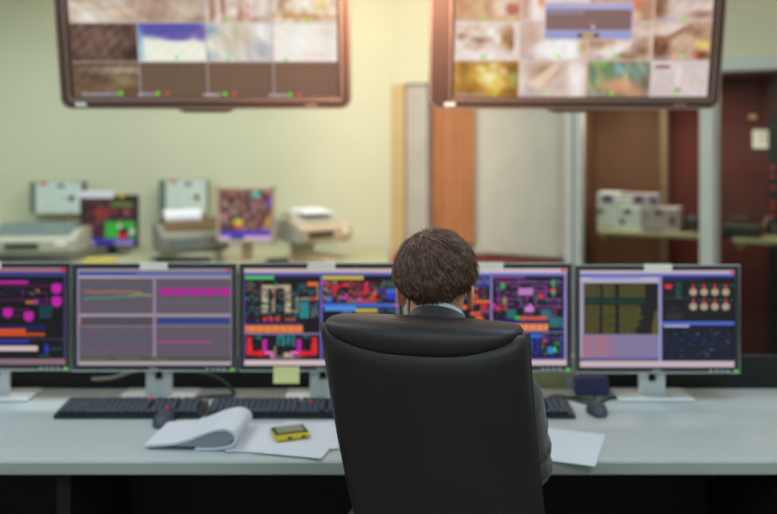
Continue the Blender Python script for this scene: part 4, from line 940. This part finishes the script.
for s in (-1, 1):   # hands
    w = Vector(ARM[s][2]); d = Vector((0.0 if s > 0 else .25, 1, 0)).normalized(); sd = Vector((d.y, -d.x, 0))
    def hp(a, b, z): return w+d*a+sd*b+Vector((0, 0, z-w.z))
    mb.cap(w, .025, hp(.035, 0, .789), .021)
    mb.sph(hp(.055, 0, .783), (.040, .044, .014), 18, rz=math.atan2(d.y, d.x)-math.pi/2)
    for i, (L, o) in enumerate(((.068, -.031), (.078, -.0105), (.073, .0105), (.056, .030))):
        if s < 0: o = -o
        b0 = hp(.085, o, .786); b1 = hp(.085+L*.5, o*1.22, .792); b2 = hp(.085+L*.8, o*1.36, .779); b3 = hp(.085+L, o*1.42, .768)
        mb.cap(b0, .0095, b1, .0085, 10); mb.cap(b1, .0085, b2, .0078, 10); mb.cap(b2, .0078, b3, .007, 10)
    o = -s*.036
    mb.cap(hp(.025, o*.8, .783), .012, hp(.06, o*1.5, .775), .0105, 10); mb.cap(hp(.06, o*1.5, .775), .0105, hp(.088, o*1.55, .768), .0085, 10)
body = mb.build('body', M['skin'], pe, True, mods=[('REMESH', dict(mode='VOXEL', voxel_size=.0042)), ('SMOOTH', dict(iterations=4, factor=.5))])
# ears, joined to the head at their root
for s in (-1, 1):
    mb = MB(); R = []
    ce = Vector((s*.0660+.003, -.004, 1.284))
    for k in range(24):
        a = 2*math.pi*k/24; rr_ = 1+.12*math.sin(a)
        # outline in ear plane: y along head, z up ; lobe narrower
        y = -.0165*math.cos(a)*rr_; z = .0235*math.sin(a)
        R.append(ce+Vector((s*(.007-.30*y), y, z)))
    mb.tube(R, .0042, 8, True)
    mb.sph(ce+Vector((s*.003, .0, -.001)), (.0045, .013, .021), 14, rz=s*.3)
    mb.sph(ce+Vector((s*.004, .004, -.020)), (.005, .009, .009), 12)
    mb.build('ear', M['skin'], pe, True, mods=[('REMESH', dict(mode='VOXEL', voxel_size=.0016)), ('SMOOTH', dict(iterations=3, factor=.5))])
for s in (-1, 1):
    ey = MB().sph((s*.029, .0765, 1.312), (.0125, .0105, .0075), 16).build('eye', M['paper'], pe, True)
    MB().sph((s*.029, .0855, 1.3115), (.0048, .0022, .0048), 12).build('iris', M['eye'], ey, True)
MB().sph((0, .108, 1.115), (.036, .024, .078), 24, rx=math.radians(22)).build('shirt_front', M['shirt'], pe, True)
# jacket
mb = MB(); torso(mb, .014, .5, 1.16); arms(mb, .013, .93)
for s in (1, -1): mb.cap((s*.055, .03, 1.160), .045, (s*.140, .055, 1.075), .052, 18)
# sleeve folds
for s in (1, -1):
    a, b, c_ = [Vector(p) for p in ARM[s]]
    for tt, amp in ((.30, .0535), (.42, .057), (.54, .052), (.68, .056), (.82, .050), (.95, .053)):
        pp = a.lerp(b, tt); ax = (b-a).normalized()
        x = ax.cross(Vector((0, 1, 0))).normalized(); y = ax.cross(x)
        mb.tube([pp+(x*math.cos(t)+y*math.sin(t))*(amp-.008+.004*math.sin(2*t+tt*20))+ax*(.010*math.sin(t+tt*9)) for t in [k*2*math.pi/20 for k in range(20)]], .010, 8, True)
mb.build('suit_jacket', M['suit'], pe, True, mods=[('REMESH', dict(mode='VOXEL', voxel_size=.005)), ('SMOOTH', dict(iterations=5, factor=.5))])
def collar(name, m, prof, cy, tilt, thick=.003, cx=.0):
    mb = MB(); R = []
    for (r, z) in prof+[(r-thick, z-.0005) for r, z in prof[::-1]]:
        R.append([(cx+r*math.cos(t)*1.0, cy+r*1.02*math.sin(t), z+tilt*(math.sin(t)+1)) for t in [k*2*math.pi/40 for k in range(40)]])
    L = [[mb.b.verts.new(Vector(p)) for p in r] for r in R]; mb.loft(L, False, True)
    return mb.build(name, M[m], pe, True)
collar('shirt_collar', 'shirt', [(.062, 1.215), (.0560, 1.250), (.0525, 1.2815)], -.014, -.036, .003, .012)
collar('jacket_collar', 'suit', [(.125, 1.160), (.110, 1.192), (.088, 1.228), (.0680, 1.253), (.0590, 1.2735)], -.010, -.038, .005, .010)
# trousers and shoes
mb = MB(); torso(mb, .008, .5, .6); legs(mb, .010)
mb.build('trousers', M['trousers'], pe, True, mods=[('REMESH', dict(mode='VOXEL', voxel_size=.008)), ('SMOOTH', dict(iterations=4, factor=.5))])
for s in (-1, 1):
    mb = MB(); mb.cap((s*.115, .62, .06), .044, (s*.122, .74, .045), .040); mb.cap((s*.122, .74, .045), .040, (s*.128, .84, .034), .030); mb.box((s*.121, .725, .014), (.08, .29, .022), bev=.01)
    mb.build('shoe', M['shoe'], pe, True, mods=[('REMESH', dict(mode='VOXEL', voxel_size=.006)), ('SMOOTH', dict(iterations=4, factor=.5))])
# hair
HC = Vector((0, 0, 1.325))
def hmap(d, k=1.):
    x, y, z = d
    if z < 0: x *= 1-.20*min(1, -z/.7)**2; y *= (1-.16*min(1, -z/.7)**2 if y < 0 else 1)
    return HC+Vector((x*.0782, y*(.099 if y < 0 else .098), z*(.0870 if z > 0 else .075)))*k
def hairline(d):
    a = abs(math.degrees(math.atan2(d[0], -d[1])))     # 0 at the back, 180 at the front
    T = [(0, -.90), (30, -.84), (42, -.62), (52, -.30), (64, -.02), (86, .02), (98, .0), (108, -.25), (118, -.25), (128, .1), (140, .42), (180, .50)]
    for (a0, z0), (a1, z1) in zip(T[:-1], T[1:]):
        if a <= a1: return z0+(z1-z0)*(a-a0)/(a1-a0)
    return .5
g = bmesh.new(); bmesh.ops.create_uvsphere(g, u_segments=64, v_segments=48, radius=1)
bmesh.ops.delete(g, geom=[v for v in g.verts if v.co.z < hairline(v.co)-.08], context='VERTS')
for v in g.verts: v.co = hmap(v.co, .975)
mb = MB(); mb.b.free(); mb.b = g; hair = mb.build('hair', M['scalp'], pe, True)
WH_ = Vector((-.26, -.22, .93)).normalized()
V, Fc = [], []
NS = 19000; cnt = 0
cl = [Vector(rng.normal(size=3)).normalized() for _ in range(420)]; clo = [rng.uniform(-1, 1, 3) for _ in cl]
cla = np.array([list(c_) for c_ in cl])
while cnt < NS:
    d = Vector(rng.normal(size=3)).normalized()
    if d.y > .45 or d.z < hairline(d)+.02: continue
    cnt += 1
    j = int(np.argmax(cla @ np.array(d))); co_ = clo[j]
    low = d.z < -.22
    L = rng.uniform(.030, .052)*(1 if not low else .34)
    if d.dot(WH_) > .75: L *= .9
    n = 6; step = L/n/.09; pts = []; p_ = d.copy(); lift0 = rng.uniform(.975, 1.0); lift1 = rng.uniform(.0, .085)*(1+.5*co_[0])*(1 if not low else .5)
    if d.z > .1: lift1 *= 1.35
    if rng.rand() < .07: lift1 += .07
    jit = Vector(rng.normal(size=3))*.10+Vector(co_)*.5
    for k in range(n+1):
        t_ = k/n
        pts.append(hmap(p_, lift0+lift1*math.sin(t_*2.2)*.9-.01*t_*t_))
        tg = (p_-WH_).normalized() if (p_-WH_).length > 1e-3 else Vector((1, 0, 0))
        tg = tg-p_*tg.dot(p_); tg.normalize()
        sw = p_.cross(tg)
        tg = (tg+sw*.22+jit*(.5+t_)+Vector((0, 0, -.25))); tg = (tg-p_*tg.dot(p_)).normalized()
        p_ = (p_+tg*step).normalized()
    r0 = rng.uniform(.0006, .0012)
    base = len(V)
    for k, pt in enumerate(pts):
        ax = (pts[min(k+1, n)]-pts[max(k-1, 0)]).normalized(); nx = (pt-HC).normalized(); sx = ax.cross(nx).normalized(); r = r0*(1-.8*(k/n)**2)
        V += [pt+sx*r, pt-sx*r, pt+nx*r*1.1]
    for k in range(n):
        a = base+3*k
        for (i0, i1) in ((0, 1), (1, 2), (2, 0)): Fc.append((a+i0, a+i1, a+3+i1, a+3+i0))
me = bpy.data.meshes.new('strands'); me.from_pydata([tuple(v) for v in V], [], Fc); me.materials.append(M['hair'])
for pl in me.polygons: pl.use_smooth = True
o = bpy.data.objects.new('hair_strands', me); COL.objects.link(o); o.parent = hair; o['kind'] = 'stuff'

# ============================================================ LIGHT
def area(name, loc, size, col, e, rot=(0, 0, 0), shape='RECTANGLE'):
    l = bpy.data.lights.new(name, 'AREA'); l.shape = shape; l.size = size[0]; l.size_y = size[1]; l.color = col; l.energy = e
    o = bpy.data.objects.new(name, l); COL.objects.link(o); o.location = loc; o.rotation_euler = rot; return o
CW, CN, CC = (1., .97, .90), (.90, .98, 1.), (.78, .90, 1.)
for i, (x, y, e, cc) in enumerate(((-2.6, 5.0, 29, CN), (-.6, 5.0, 34, CW), (1.1, 4.3, 26, CW), (-1.7, 2.3, 24, CC), (1.3, 2.0, 20, CC), (-1.2, -.6, 31, CC), (1.0, -.6, 29, CC))):
    area('ceiling_lamp', (x, y, ZC-.02), (1.2, .3), cc, e)
l = bpy.data.lights.new('flare_fill_spot', 'SPOT'); l.energy = 230; l.color = (1., .70, .50); l.shadow_soft_size = .10; l.spot_size = math.radians(128); l.spot_blend = 1.  # added unseen spot, imitates the warm flare on wall and bezels
o = bpy.data.objects.new('flare_fill_spot', l); COL.objects.link(o); o.location = (-.02, 2.75, 2.45); o.rotation_euler = (math.radians(96), 0, 0)
area('wall_glow_fill', (-.15, 5.75, ZC-.03), (.9, .2), (1., .78, .62), 10, (math.radians(62), 0, 0))  # added fill above the view, warms and brightens the wall top
for ss, e in ((S(620), 9), (S(680), 4), (S(745), 3)):
    p = PO+PU*ss+PN*.12; area('cabinet_fill', (p.x, p.y, ZH-.02), (.4, .08), (1., .86, .70), e, (0, 0, PANG))  # added fills, no fittings here; they brighten the shelf and cartons
w = bpy.data.worlds.new('room'); SC.world = w; w.use_nodes = True
w.node_tree.nodes['Background'].inputs[0].default_value = (.6, .7, .8, 1); w.node_tree.nodes['Background'].inputs[1].default_value = .15

# ============================================================ CAMERA
cd = bpy.data.cameras.new('camera'); cam = bpy.data.objects.new('camera', cd); COL.objects.link(cam)
cam.location = (0, 0, EYE); cam.rotation_euler = (math.pi/2, 0, 0)
cd.sensor_width = 36; cd.lens = FPX/777*36; cd.shift_y = -115/777; cd.clip_start = .05
cd.dof.use_dof = True; cd.dof.focus_distance = 1.66; cd.dof.aperture_fstop = 2.0
SC.camera = cam
SC.view_settings.view_transform = 'Standard'; SC.view_settings.look = 'None'; SC.view_settings.gamma = 1; SC.view_settings.use_curve_mapping = False
SC.view_settings.exposure = 0
SC.cycles.use_denoising = True; SC.cycles.max_bounces = 8
